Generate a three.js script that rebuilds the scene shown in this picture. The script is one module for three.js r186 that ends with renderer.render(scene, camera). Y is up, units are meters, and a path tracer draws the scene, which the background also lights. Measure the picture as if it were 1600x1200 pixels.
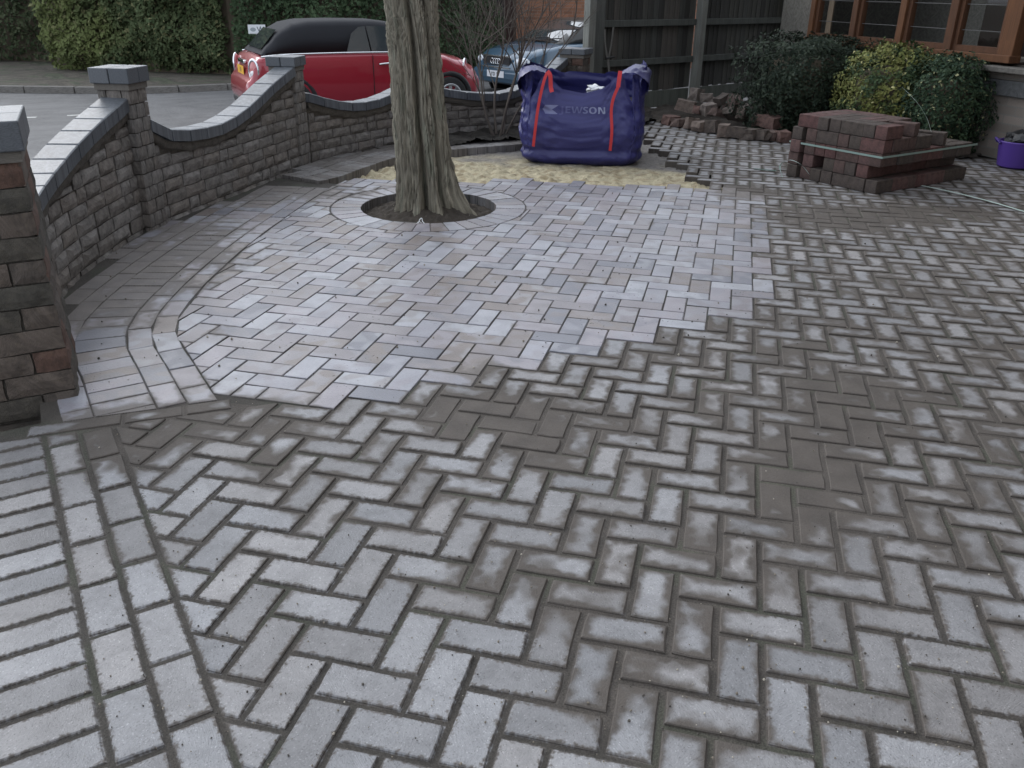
import * as THREE from 'three';
import { mergeGeometries } from 'three/addons/utils/BufferGeometryUtils.js';
import { RoundedBoxGeometry } from 'three/addons/geometries/RoundedBoxGeometry.js';
import { createNoise2D, createNoise3D } from 'simplex-noise';

// ---------------------------------------------------------------- camera, sky, sun, exposure
const scene = new THREE.Scene();
const camera = new THREE.PerspectiveCamera(48.84, 4 / 3, 0.05, 400);
camera.rotation.order = 'YXZ';
camera.position.set(1.04, 1.362, 1.311);
camera.rotation.set(-0.4376, 0.2395, 0.0132);
scene.add(camera);

const sunDir = new THREE.Vector3(-0.70, 0.42, -0.58).normalize();
{ // dusk sky under thin even cloud: air and cloud only, paler round the side where the sun went down
  const w = 256, h = 128, data = new Float32Array(w * h * 4), skyNoise = createNoise3D(mulberry(77));
  for (let j = 0; j < h; j++) for (let i = 0; i < w; i++) {
    const az = ((i + 0.5) / w - 0.5) * Math.PI * 2, el = ((j + 0.5) / h - 0.5) * Math.PI;
    const d = [Math.cos(el) * Math.cos(az), Math.sin(el), Math.cos(el) * Math.sin(az)];
    const toward = Math.max(0, d[0] * sunDir.x + d[1] * sunDir.y + d[2] * sunDir.z);
    const cloud = 1 + 0.10 * skyNoise(d[0] * 2.2, d[1] * 5, d[2] * 2.2);
    const up = Math.max(0, d[1]);
    let L = (0.56 + 0.20 * Math.pow(1 - up, 2) + 0.62 * Math.pow(toward, 2.2)) * cloud;
    if (d[1] < 0) L *= 0.35;
    const k = (j * w + i) * 4, warm = Math.pow(toward, 3);
    data[k] = L * (0.885 + 0.05 * warm); data[k + 1] = L * (0.96 + 0.015 * warm); data[k + 2] = L * (1.085 - 0.04 * warm); data[k + 3] = 1;
  }
  const sky = new THREE.DataTexture(data, w, h, THREE.RGBAFormat, THREE.FloatType);
  sky.mapping = THREE.EquirectangularReflectionMapping; sky.magFilter = THREE.LinearFilter; sky.minFilter = THREE.LinearFilter; sky.needsUpdate = true;
  scene.background = sky; scene.environment = sky;
}
const sun = new THREE.DirectionalLight(new THREE.Color(1.0, 0.97, 0.93), 0.5);
sun.position.copy(sunDir).multiplyScalar(30); sun.target.position.set(0, 0, -4);
sun.castShadow = true; sun.shadow.radius = 60; sun.shadow.mapSize.set(2048, 2048);
Object.assign(sun.shadow.camera, { left: -16, right: 16, top: 16, bottom: -16, near: 1, far: 70 });
scene.add(sun, sun.target);
const renderer = new THREE.WebGLRenderer({ antialias: true });
renderer.setSize(1024, 768);
renderer.toneMapping = THREE.LinearToneMapping;
renderer.toneMappingExposure = 2.1;
renderer.shadowMap.enabled = true;

// ---------------------------------------------------------------- helpers
function mulberry(a) { return function () { a |= 0; a = a + 0x6D2B79F5 | 0; let t = Math.imul(a ^ a >>> 15, 1 | a); t = t + Math.imul(t ^ t >>> 7, 61 | t) ^ t; return ((t ^ t >>> 14) >>> 0) / 4294967296; }; }
const rnd = mulberry(20240117), R = (a, b) => a + (b - a) * rnd();
const n2 = createNoise2D(mulberry(5)), n2b = createNoise2D(mulberry(9)), n3 = createNoise3D(mulberry(13));
const clamp = (x, a = 0, b = 1) => Math.min(b, Math.max(a, x)), lerp = (a, b, t) => a + (b - a) * t;
const sstep = (a, b, x) => { const t = clamp((x - a) / (b - a)); return t * t * (3 - 2 * t); };
const V = (x, y, z) => new THREE.Vector3(x, y, z);
const lin = (r, g, b) => new THREE.Color().setRGB(r, g, b);
const usedNames = new Map();
function numbered(name) { const n = usedNames.get(name) ?? 0; usedNames.set(name, n + 1); return n ? `${name}_${String(n).padStart(3, '0')}` : name; }
function shade(o) { o.castShadow = true; o.receiveShadow = true; return o; }
function tag(o, label, category, group) { o.userData.label = label; o.userData.category = category; if (group) o.userData.group = group; return o; }
function thing(name, label, category, pos = [0, 0, 0], turn = 0, group) {
  const o = new THREE.Group(); o.name = numbered(name); o.position.set(...pos); o.rotation.y = turn; scene.add(o);
  return tag(o, label, category, group);
}
function setting(name, label, category) { const o = new THREE.Group(); o.name = name; o.userData.kind = 'structure'; tag(o, label, category); scene.add(o); return o; }
function part(name, geo, mat, parent) {
  const list = Array.isArray(geo) ? geo : [geo];
  const g = list.length > 1 ? mergeGeometries(list.map(clean), false) : list[0];
  const m = shade(new THREE.Mesh(g, mat)); m.name = name; parent.add(m); return m;
}
function clean(g) { // same attributes on all, so that they merge
  const k = g.index ? g.toNonIndexed() : g.clone();
  for (const a of Object.keys(k.attributes)) if (!['position', 'normal', 'uv'].includes(a)) k.deleteAttribute(a);
  if (!k.attributes.normal) k.computeVertexNormals();
  if (!k.attributes.uv) k.setAttribute('uv', new THREE.BufferAttribute(new Float32Array(k.attributes.position.count * 2), 2));
  return k;
}
const std = (color, roughness = 0.8, extra = {}) => new THREE.MeshStandardMaterial({ color, roughness, ...extra });
function box(w, h, d, x = 0, y = 0, z = 0, r = 0) { const g = r ? new RoundedBoxGeometry(w, h, d, 2, r) : new THREE.BoxGeometry(w, h, d); g.translate(x, y, z); return g; }
function tube(points, radius, seg = 24, sides = 7, closed = false) {
  return new THREE.TubeGeometry(new THREE.CatmullRomCurve3(points.map((p) => V(...p)), closed), seg, radius, sides, closed);
}
function taperTube(points, radii, sides = 7, seg = 16) { // a tube whose radius follows radii
  const c = new THREE.CatmullRomCurve3(points.map((p) => V(...p))), fr = c.computeFrenetFrames(seg, false), pos = [], idx = [];
  for (let i = 0; i <= seg; i++) {
    const t = i / seg, p = c.getPointAt(t), k = t * (radii.length - 1), a = Math.floor(k), r = lerp(radii[a], radii[Math.min(a + 1, radii.length - 1)], k - a);
    for (let j = 0; j <= sides; j++) {
      const an = j / sides * Math.PI * 2, n = fr.normals[i].clone().multiplyScalar(Math.cos(an) * r).addScaledVector(fr.binormals[i], Math.sin(an) * r).add(p);
      pos.push(n.x, n.y, n.z);
    }
  }
  for (let i = 0; i < seg; i++) for (let j = 0; j < sides; j++) { const a = i * (sides + 1) + j, b = a + sides + 1; idx.push(a, b, a + 1, b, b + 1, a + 1); }
  const g = new THREE.BufferGeometry(); g.setAttribute('position', new THREE.Float32BufferAttribute(pos, 3)); g.setIndex(idx); g.computeVertexNormals(); return g;
}
function texture(w, h, fn, { srgb = true, repeat } = {}) { // fn(x, y) -> [r, g, b] linear 0..1 (stored as sRGB for colour maps)
  const d = new Uint8Array(w * h * 4), enc = (x) => srgb ? (x <= 0.0031308 ? x * 12.92 : 1.055 * Math.pow(x, 1 / 2.4) - 0.055) : x;
  for (let y = 0; y < h; y++) for (let x = 0; x < w; x++) { const c = fn(x, y), k = (y * w + x) * 4; for (let i = 0; i < 3; i++) d[k + i] = clamp(enc(clamp(c[i]))) * 255; d[k + 3] = 255; }
  return finish(new THREE.DataTexture(d, w, h), srgb, repeat);
}
function finish(t, srgb = true, repeat) {
  t.wrapS = t.wrapT = THREE.RepeatWrapping; t.magFilter = THREE.LinearFilter; t.minFilter = THREE.LinearMipmapLinearFilter; t.generateMipmaps = true;
  if (srgb) t.colorSpace = THREE.SRGBColorSpace; if (repeat) t.repeat.set(repeat, repeat); t.needsUpdate = true; return t;
}
function withRepeat(t, u, v = u) { const c = t.clone(); c.repeat.set(u, v); c.needsUpdate = true; return c; }
// seamless noise on a tile
const torus = (x, y, f, seed = 0) => { const a = x * 2 * Math.PI, b = y * 2 * Math.PI, r = f / (2 * Math.PI); return n3(Math.cos(a) * r + seed * 7.3, Math.sin(a) * r + Math.cos(b) * r * 1.0 + seed, Math.sin(b) * r + seed * 3.1); };
const grainTile = texture(512, 512, (x, y) => { const u = x / 512, v = y / 512, g = 0.5 + 0.16 * torus(u, v, 40, 1) + 0.14 * torus(u, v, 90, 2) + 0.22 * (rnd() - 0.5); return [g, g, g]; }, { srgb: false });
const toneTile = texture(512, 512, (x, y) => { const u = x / 512, v = y / 512, g = clamp(0.72 + 0.16 * torus(u, v, 6, 3) + 0.12 * torus(u, v, 17, 4) + 0.10 * torus(u, v, 45, 5) + 0.16 * (rnd() - 0.5)); return [g, g * 0.99, g * 0.975]; });

// ---- convex polygons in plan, points [x, v] with v = -z
const S = 0.104;
function cut(poly, nx, nv, d) { // keep nx*x + nv*v >= d
  const out = [];
  for (let i = 0; i < poly.length; i++) {
    const a = poly[i], b = poly[(i + 1) % poly.length], da = nx * a[0] + nv * a[1] - d, db = nx * b[0] + nv * b[1] - d;
    if (da >= 0) out.push(a);
    if ((da >= 0) !== (db >= 0)) { const t = da / (da - db); out.push([a[0] + (b[0] - a[0]) * t, a[1] + (b[1] - a[1]) * t]); }
  }
  return out;
}
function areaOf(p) { let s = 0; for (let i = 0; i < p.length; i++) { const a = p[i], b = p[(i + 1) % p.length]; s += a[0] * b[1] - b[0] * a[1]; } return s / 2; }
function inset(poly, d) {
  const p = areaOf(poly) < 0 ? poly.slice().reverse() : poly; let out = p;
  for (let i = 0; i < p.length; i++) {
    const a = p[i], b = p[(i + 1) % p.length], L = Math.hypot(b[0] - a[0], b[1] - a[1]); if (L < 1e-6) continue;
    const nx = -(b[1] - a[1]) / L, nv = (b[0] - a[0]) / L;
    out = cut(out, nx, nv, nx * a[0] + nv * a[1] + d); if (out.length < 3) return [];
  }
  return out;
}
const mid = (p) => [p.reduce((s, q) => s + q[0], 0) / p.length, p.reduce((s, q) => s + q[1], 0) / p.length];
function inside(poly, x, v) { let c = false; for (let i = 0, j = poly.length - 1; i < poly.length; j = i++) { const a = poly[i], b = poly[j]; if ((a[1] > v) !== (b[1] > v) && x < (b[0] - a[0]) * (v - a[1]) / (b[1] - a[1]) + a[0]) c = !c; } return c; }
// A block with a chamfered, slightly worn top edge. poly in plan round (cx, cv); heights given by functions of (x, v) in world plan.
function blockGeometry(poly, cx, cv, yTop, yBottom, chamfer, wear, splits) {
  let p = areaOf(poly) < 0 ? poly.slice().reverse() : poly;
  if (splits > 1) {
    const q = [];
    for (let i = 0; i < p.length; i++) {
      const a = p[i], b = p[(i + 1) % p.length], L = Math.hypot(b[0] - a[0], b[1] - a[1]), n = Math.max(1, Math.min(splits, Math.round(L / 0.06)));
      for (let k = 0; k < n; k++) { const t = k / n; q.push([lerp(a[0], b[0], t), lerp(a[1], b[1], t), k === 0 ? 1 : 0]); }
    }
    p = q;
  }
  const n = p.length, c = mid(p), top = [], rim = [], low = [], pos = [], nor = [], uv = [];
  for (let i = 0; i < n; i++) {
    const dx = c[0] - p[i][0], dv = c[1] - p[i][1], L = Math.hypot(dx, dv) || 1, w = wear * (n2(p[i][0] * 31, p[i][1] * 31) * 0.5 + 0.5) * (p[i][2] ? 1.5 : 1);
    const e = [p[i][0] + dx / L * w, p[i][1] + dv / L * w], ch = Math.min(chamfer, L * 0.25);
    rim.push([e[0], yTop(e[0], e[1]) - ch * 0.8, e[1]]); low.push([e[0], yBottom, e[1]]);
    const k = p[i][2] === 0 ? 1 : 1.35, t = [e[0] + dx / L * ch * k, e[1] + dv / L * ch * k]; top.push([t[0], yTop(t[0], t[1]), t[1]]);
  }
  const tri = (a, b, d) => { for (const q of [a, b, d]) { pos.push(q[0] - cx, q[1], -(q[2] - cv)); uv.push(q[0], q[2]); }
    const u = V(b[0] - a[0], b[1] - a[1], -(b[2] - a[2])), w = V(d[0] - a[0], d[1] - a[1], -(d[2] - a[2])), m = u.cross(w).normalize(); for (let i = 0; i < 3; i++) nor.push(m.x, m.y, m.z); };
  const C = [c[0], yTop(c[0], c[1]), c[1]];
  for (let i = 0; i < n; i++) { const j = (i + 1) % n; tri(C, top[i], top[j]); tri(top[i], rim[i], rim[j]); tri(top[i], rim[j], top[j]); tri(rim[i], low[i], low[j]); tri(rim[i], low[j], rim[j]); }
  const g = new THREE.BufferGeometry();
  g.setAttribute('position', new THREE.Float32BufferAttribute(pos, 3)); g.setAttribute('normal', new THREE.Float32BufferAttribute(nor, 3)); g.setAttribute('uv', new THREE.Float32BufferAttribute(uv, 2));
  return g;
}
function pixelGround(px, py, y = 0) { // photo pixel (1600 x 1200) to a point on the level y
  const d = V((px - 800) / 1321.3, -(py - 600) / 1321.3, -1).applyEuler(camera.rotation), t = (y - camera.position.y) / d.y;
  return [camera.position.x + d.x * t, -(camera.position.z + d.z * t)];
}
// ---------------------------------------------------------------- paving: laying plan
const TREE = [-0.90, 4.16], PIT_R = 0.46, RING_R = 0.665;
const blocks = [];   // { poly, kind: 'old' | 'new', tone, set }
const addBlock = (poly, kind, set, joint) => { const p = inset(poly, joint / 2); if (p.length > 2 && Math.abs(areaOf(p)) > 0.0009) blocks.push({ poly: p, c: mid(p), kind, set, tone: rnd(), tone2: rnd(), lift: (rnd() - 0.5) * (kind === 'old' ? 0.004 : 0.0026), tx: (rnd() - 0.5) * 0.02, tv: (rnd() - 0.5) * 0.02 }); };
// rows of edging laid along a line of plan points; offsets are to the left of the walking direction
function pathRows(points, rows, kind, set, joint, keep, clipFn) {
  const c = new THREE.CatmullRomCurve3(points.map((p) => V(p[0], 0, p[1])), false, 'centripetal'), L = c.getLength(), at = (s, o) => {
    const t = clamp(s / L), p = c.getPointAt(t), q = c.getTangentAt(t); return [p.x - q.z * o, p.z + q.x * o]; };
  for (const [o0, o1, len] of rows) {
    let s = -len * rnd();
    while (s < L) {
      const e = s + len + (rnd() - 0.5) * 0.004, a = Math.max(0, s), b = Math.min(L, e);
      if (b - a > 0.02) { let p = [at(a, o0), at(b, o0), at(b, o1), at(a, o1)]; if (areaOf(p) < 0) p.reverse(); if (clipFn) p = clipFn(p); if (p.length > 2 && (!keep || keep(mid(p)))) addBlock(p, kind, set, joint); }
      s = e;
    }
  }
}
// line of the cross row between the first gate edging and the new edging
const CR = { a: [-1.10, 0.785], d: [0.824, 0.567], n: [0.567, -0.824], w: 0.082 };
const crossD = CR.n[0] * CR.a[0] + CR.n[1] * CR.a[1];
const innerLine = [[-0.60, 1.06], [-0.70, 1.155], [-0.94, 1.395], [-1.15, 1.605], [-1.27, 1.80], [-1.42, 2.25], [-1.58, 2.95], [-1.70, 3.7], [-1.80, 4.5]];
const wallFace = [[-1.20, 0.92], [-1.50, 1.27], [-2.0, 1.97], [-2.22, 2.6], [-2.34, 3.03], [-2.335, 4.0], [-2.33, 5.0], [-2.33, 5.5], [-1.99, 6.37], [-1.68, 7.0]];
const outsideWall = (x, v) => { for (let i = 0; i < wallFace.length - 1; i++) { const a = wallFace[i], b = wallFace[i + 1]; if (v >= a[1] && v < b[1]) return x < lerp(a[0], b[0], (v - a[1]) / (b[1] - a[1])) + 0.012; } return v < wallFace[0][1] && x < -1.12; };
// old edging beside the gate post: two stretcher rows and a soldier course, at 45 degrees to the bond
const oldEdge = [[-1.30, 1.255], [1.10, -1.145]];
pathRows(oldEdge, [[0, -0.104, 0.206], [-0.104, -0.208, 0.206], [-0.208, -0.416, 0.104], [-0.416, -0.52, 0.206], [-0.52, -0.728, 0.104]], 'old', 'edge', 0.013, null, (p) => cut(p, CR.n[0], CR.n[1], crossD + CR.w));
{ // the cross row
  const len = [0.0, 0.30, 0.50, 0.70];
  for (let i = 0; i < 3; i++) {
    const P = (s, o) => [CR.a[0] + CR.d[0] * s + CR.n[0] * o, CR.a[1] + CR.d[1] * s + CR.n[1] * o];
    const s0 = len[i] - 0.06, s1 = Math.min(len[i + 1] - 0.06, 0.60);
    addBlock([P(s0, 0), P(s1, 0), P(s1, CR.w), P(s0, CR.w)], 'old', 'edge', 0.008);
  }
}
// new edging along the wall
pathRows(innerLine, [[0, 0.10, 0.202], [0.10, 0.20, 0.202], [0.20, 0.40, 0.101], [0.40, 0.50, 0.202], [0.50, 0.60, 0.202], [0.60, 0.70, 0.202]], 'new', 'edge', 0.004,
  (m) => !outsideWall(m[0] - 0.035, m[1]) && m[1] < 4.6, (p) => cut(p, -CR.n[0], -CR.n[1], -crossD + 0.002));
// ring round the tree
for (let i = 0; i < 36; i++) {
  const a = i / 36 * Math.PI * 2, b = (i + 1) / 36 * Math.PI * 2, P = (r, t) => [TREE[0] + Math.cos(t) * r, TREE[1] + Math.sin(t) * r];
  addBlock([P(PIT_R, a), P(RING_R, a), P(RING_R, b), P(PIT_R, b)], 'new', 'ring', 0.004);
}
const innerX = (v) => { for (let i = 0; i < innerLine.length - 1; i++) { const a = innerLine[i], b = innerLine[i + 1]; if (v >= a[1] && v <= b[1]) return { x: lerp(a[0], b[0], (v - a[1]) / (b[1] - a[1])), a, b }; } return null; };
const sandEdge = (v) => 0.95 - (v - 5.4) * 0.33;            // left end of the old paving beside the sand
const farEdge = (x) => x < 1.65 ? lerp(8.95, 7.85, x / 1.65) : lerp(7.85, 7.35, (x - 1.65) / 2.0);
const newFar = (x) => x < -.7 ? lerp(4.78, 5.1, clamp((x + 1.8) / 1.1)) + .05 * n2b(x * 5, 3) : 5.2 + 0.13 * clamp((x + 0.6) / 1.4) + 0.06 * n2b(x * 5, 3);
for (let i = -24; i < 62; i++) for (let j = -22; j < 92; j++) {
  const s = ((i + j) % 4 + 4) % 4;
  let p = null;
  if (s === 0) p = [[i, j], [i + 1, j], [i + 1, j + 2], [i, j + 2]];
  else if (s === 2) p = [[i, j], [i + 2, j], [i + 2, j + 1], [i, j + 1]];
  if (!p) continue;
  p = p.map((q) => [q[0] * S, q[1] * S]);
  const c = mid(p), isNew = c[1] - c[0] > 1.40 && c[0] < 1.345 && c[1] > 1.10 && (c[1] < newFar(c[0]) || c[1] < 4.7);
  if (isNew) {
    p = cut(p, 0, 1, 1.145);
    const e = innerX(clamp(c[1], 1.07, 4.49));
    { const nx = e.b[1] - e.a[1], nv = -(e.b[0] - e.a[0]), L = Math.hypot(nx, nv); p = cut(p, nx / L, nv / L, (nx * e.a[0] + nv * e.a[1]) / L); }
    if (c[1] > 4.5) p = cut(p, 1, 0, -1.80);
    if (p.length > 2) { const m = mid(p), dx = m[0] - TREE[0], dv = m[1] - TREE[1], L = Math.hypot(dx, dv); if (L < 0.9) p = cut(p, dx / L, dv / L, (dx * TREE[0] + dv * TREE[1]) / L + RING_R + 0.002); }
    if (p.length > 2) addBlock(p, 'new', 'field', 0.005);
  } else {
    if (c[1] > 4.7 && c[0] < 1.3 && c[0] < sandEdge(Math.max(5.3, c[1]))) continue;
    if (c[1] > farEdge(c[0]) || c[0] > 6.2) continue;
    p = cut(p, Math.SQRT1_2, Math.SQRT1_2, -0.045 * Math.SQRT1_2);
    if (c[0] < -0.2) { p = cut(p, 0, -1, -1.145); p = cut(p, CR.n[0], CR.n[1], crossD + CR.w); }
    if (p.length > 2) addBlock(p, 'old', 'field', 0.012);
  }
}
// ---------------------------------------------------------------- paving: what the surface is made of (silt and dirt have their own outlines)
const silt = [ // photo pixel, radius in metres, amount: where brown silt lies over the blocks
  [160, 655, .16, .9], [230, 690, .2, .95], [300, 650, .22, .9], [420, 660, .2, .8], [520, 690, .14, .5], [430, 720, .14, .8], [720, 650, .22, .95], [800, 640, .26, .9], [860, 690, .25, .85],
  [930, 660, .25, .75], [760, 585, .2, .6], [1000, 720, .25, .55], [1050, 600, .25, .5], [1150, 570, .25, .55], [1250, 560, .35, .8], [1300, 600, .35, .85], [1330, 660, .3, .85], [1270, 700, .28, .9], [1260, 760, .26, .95], [1310, 790, .2, .8], [1200, 790, .2, .6],
  [1420, 620, .35, .8], [1520, 650, .35, .7], [1500, 560, .35, .6], [1420, 450, .4, .65], [1500, 380, .4, .6], [1300, 340, .5, .95], [1180, 300, .4, .8], [1250, 255, .5, .6], [1400, 335, .45, .95], [1500, 330, .4, .9],
  [740, 905, .13, .8], [830, 890, .14, .75], [900, 940, .16, .6], [1010, 1040, .14, .7], [960, 1100, .14, .6], [1050, 930, .2, .55], [1090, 960, .16, .6], [1100, 1150, .14, .5], [1130, 860, .2, .65], [900, 850, .2, .5], [640, 820, .12, .55], [700, 780, .14, .5], [1180, 960, .12, .4],
  [190, 430, .45, 1], [140, 470, .35, 1], [250, 400, .45, .95], [300, 360, .4, .8], [420, 300, .4, .85], [480, 300, .35, .85], [360, 310, .4, .8], [170, 500, .2, .75], [330, 420, .3, .6], [260, 450, .25, .8], [230, 500, .12, .7], [330, 520, .12, .4], [800, 430, .3, .35], [900, 400, .3, .3], [1000, 330, .4, .35], [570, 300, .3, .6], [820, 300, .3, .35]
].map(([x, y, r, a]) => { const g = pixelGround(x, y); return [g[0], g[1], r * 1.2, Math.min(1.05, a * 1.06)]; });
function siltAt(x, v) { let s = 0; for (const q of silt) { const d = ((x - q[0]) ** 2 + (v - q[1]) ** 2) / (q[2] * q[2]); if (d < 5) s = Math.max(s, q[3] * Math.exp(-d * 0.9)); } return s; }
const isNewAt = (x, v) => v - x > 1.40 && x < 1.345 && v > 1.1 && v < 5.3;
function dirtTile(x0, v0, size, res, who) {
  const col = new Uint8Array(res * res * 4), rough = new Uint8Array((res / 2) ** 2 * 4).fill(255), own = new Int32Array(res * res).fill(-1), edge = new Float32Array(res * res);
  const px = size / res;
  blocks.forEach((b, k) => { // which block a texel lies in, and how far from its edge
    let ax = 1e9, bx = -1e9, av = 1e9, bv = -1e9; for (const q of b.poly) { ax = Math.min(ax, q[0]); bx = Math.max(bx, q[0]); av = Math.min(av, q[1]); bv = Math.max(bv, q[1]); }
    const i0 = Math.max(0, Math.floor((ax - x0) / px)), i1 = Math.min(res - 1, Math.ceil((bx - x0) / px)), j0 = Math.max(0, Math.floor((av - v0) / px)), j1 = Math.min(res - 1, Math.ceil((bv - v0) / px));
    const E = b.poly.map((a, i) => { const c = b.poly[(i + 1) % b.poly.length], L = Math.hypot(c[0] - a[0], c[1] - a[1]) || 1, nx = -(c[1] - a[1]) / L, nv = (c[0] - a[0]) / L; return [nx, nv, nx * a[0] + nv * a[1]]; });
    const sg = areaOf(b.poly) < 0 ? -1 : 1;
    for (let j = j0; j <= j1; j++) for (let i = i0; i <= i1; i++) {
      const x = x0 + (i + .5) * px, v = v0 + (j + .5) * px; let m = 1e9;
      for (const e of E) m = Math.min(m, sg * (e[0] * x + e[1] * v - e[2]));
      if (m > 0) { own[j * res + i] = k; edge[j * res + i] = m; }
    }
  });
  const pal = [[.262, .26, .29], [.28, .26, .282], [.215, .197, .208], [.172, .175, .20], [.195, .168, .156], [.34, .345, .372], [.235, .218, .226], [.295, .296, .328]];
  const enc = (x) => x <= 0.0031308 ? x * 12.92 : 1.055 * Math.pow(x, 1 / 2.4) - 0.055, rr = mulberry(31 + who);
  for (let j = 0; j < res; j++) for (let i = 0; i < res; i++) {
    const k = j * res + i, x = x0 + (i + .5) * px, v = v0 + (j + .5) * px, b = blocks[own[k]];
    const fine = n2(x * 160, v * 160), mid1 = n2b(x * 42, v * 42), big = n2(x * 7.3, v * 7.3), speck = rr();
    let r, g, bl, ro;
    const isOld = !b || b.kind === 'old';
    const ground = isOld ? .13 + .37 * sstep(-.1, 1.15, v + .16 * (x - .3)) - .06 * sstep(1.9, 3.4, v) + .10 * sstep(.2, 1.2, x) * sstep(-.4, .5, v) - .14 * sstep(1.3, 2.0, x) * sstep(1.0, .1, v) : .16;
    const sl = clamp(Math.max(siltAt(x, v), ground) + .17 * n2b(x * 3.1, v * 3.1) + .09 * big + .08 * n2(x * 1.2 + 4, v * 1.2));
    const dt = 0.92 + 0.12 * fine + 0.14 * big + 0.12 * (speck - .5);   // tone of the silt
    const dirt = isOld ? [.092 * dt, .079 * dt, .068 * dt] : [.165 * dt, .148 * dt, .135 * dt];
    if (!b) { const dj = 1 + .5 * (speck - .5) + .2 * fine; const w = (isNewAt(x, v) ? .0 : 0.34) + 0.5 * sl; r = lerp(.034, dirt[0], w); g = lerp(.032, dirt[1], w); bl = lerp(.027, dirt[2], w); const moss = sstep(.25, .6, n2(x * 2.1 + 9, v * 2.1)); g *= 1 + .13 * moss; r *= dj; g *= dj; bl *= dj; ro = .95; }
    else {
      let base;
      if (b.kind === 'old') { const t = .84 + .36 * (b.tone - .5); base = [(.292 + .014 * (b.tone2 - .5)) * t, .288 * t, (.292 - .014 * (b.tone2 - .5)) * t]; }
      else { const a = pal[Math.floor(b.tone * 7.999)], c = pal[Math.floor(b.tone2 * 7.999)], w = sstep(-.35, .5, n2(x * 9 + b.tone * 40, v * 9)); base = a.map((q, n) => lerp(q, c[n], .5 * w)); }
      let t = 1 + .07 * mid1 + .06 * fine + .10 * (speck - .5) + .10 * n2b(x * 5.5, v * 5.5);
      if (b.kind === 'old') { if (speck > .985) t *= 1.5; if (speck < .02) t *= .6; t *= 1 - .10 * sstep(.1, .7, n2b(x * 14, v * 14)); }
      r = base[0] * t; g = base[1] * t; bl = base[2] * t;
      const soft = lerp(.0045, .017, sstep(.15, .65, sl)), calm = sstep(.2, .6, sl);
      const rag = lerp(.0055 * mid1 + .0035 * fine + .004 * n2(x * 90, v * 90), .009 * n2b(x * 17, v * 17) + .003 * mid1 + .0015 * fine, calm);
      const width = b.kind === 'old' ? lerp(.0035, .058, sl * sl) : lerp(-.008, .07, sl * sl);
      let cover = 1 - sstep(-soft, soft, edge[k] - width - rag);
      cover = Math.max(cover, .94 * sstep(.52, .86, sl + .12 * n2(x * 11, v * 11)));
      cover = clamp(cover * (b.kind === 'old' ? .93 : .8) + .14 * sl);
      r = lerp(r, dirt[0], cover); g = lerp(g, dirt[1], cover); bl = lerp(bl, dirt[2], cover);
      ro = lerp(b.kind === 'old' ? .58 : .31, .82, cover) + .05 * mid1;
    }
    col[k * 4] = clamp(enc(Math.max(0, r))) * 255; col[k * 4 + 1] = clamp(enc(Math.max(0, g))) * 255; col[k * 4 + 2] = clamp(enc(Math.max(0, bl))) * 255; col[k * 4 + 3] = 255;
    if (!(i & 1) && !(j & 1)) { const q = ((j >> 1) * (res >> 1) + (i >> 1)) * 4; rough[q] = rough[q + 1] = rough[q + 2] = clamp(ro) * 255; }
  }
  const mk = (d, n, srgb) => { const t = new THREE.DataTexture(d, n, n); finish(t, srgb); t.wrapS = t.wrapT = THREE.ClampToEdgeWrapping; t.repeat.set(1 / size, 1 / size); t.offset.set(-x0 / size, -v0 / size); return t; };
  return new THREE.MeshStandardMaterial({ map: mk(col, res, true), roughnessMap: mk(rough, res / 2, false), roughness: 1, bumpMap: withRepeat(grainTile, 3.1), bumpScale: 0.0016 });
}
const NEAR = [-1.75, -0.75, 4.6], FAR = [-2.7, 1.5, 7.7];
const nearStone = dirtTile(...NEAR, 2048, 1), farStone = dirtTile(...FAR, 2048, 2);
const stoneFor = (c) => (c[0] > NEAR[0] + .1 && c[0] < NEAR[0] + NEAR[2] - .1 && c[1] < NEAR[1] + NEAR[2] - .12) ? nearStone : farStone;
// ---------------------------------------------------------------- paving: the pieces
const oldDrive = setting('old_driveway', 'weathered grey block paving with wide silted joints', 'driveway');
const newDrive = setting('new_driveway', 'freshly laid mixed grey and pink block paving round the tree', 'driveway');
{
  const cam = camera.clone(); cam.updateMatrixWorld(true); cam.updateProjectionMatrix();
  const score = (b) => { const p = V(b.c[0], 0, -b.c[1]).project(cam), d = Math.hypot(b.c[0] - camera.position.x, -b.c[1] - camera.position.z); const out = Math.max(Math.abs(p.x), Math.abs(p.y)); return (out > 1.08 || -b.c[1] > 0.75) ? 1e6 + d : d; };
  for (const b of blocks) b.score = score(b);
  const roof = (b) => (x, v) => b.lift + b.tx * (x - b.c[0]) + b.tv * (v - b.c[1]);
  for (const [kind, parent] of [['old', oldDrive], ['new', newDrive]]) {
    const list = blocks.filter((b) => b.kind === kind).sort((a, b) => a.score - b.score), rest = { near: [], far: [] };
    list.forEach((b, i) => {
      const single = i < 300, ch = kind === 'old' ? 0.0032 : 0.0025, wear = kind === 'old' ? 0.0048 : 0.0014, mat = stoneFor(b.c);
      const g = blockGeometry(b.poly, single ? b.c[0] : 0, single ? b.c[1] : 0, roof(b), -0.065, ch, wear, single ? 3 : 1);
      if (single) { const m = part('paving_block', g, mat, parent); m.position.set(b.c[0], 0, -b.c[1]); }
      else (mat === nearStone ? rest.near : rest.far).push(g);
    });
    for (const k of ['near', 'far']) if (rest[k].length) { const m = part('distant_paving_blocks', mergeGeometries(rest[k], false), k === 'near' ? nearStone : farStone, parent); m.userData.kind = 'stuff'; }
  }
}
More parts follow.
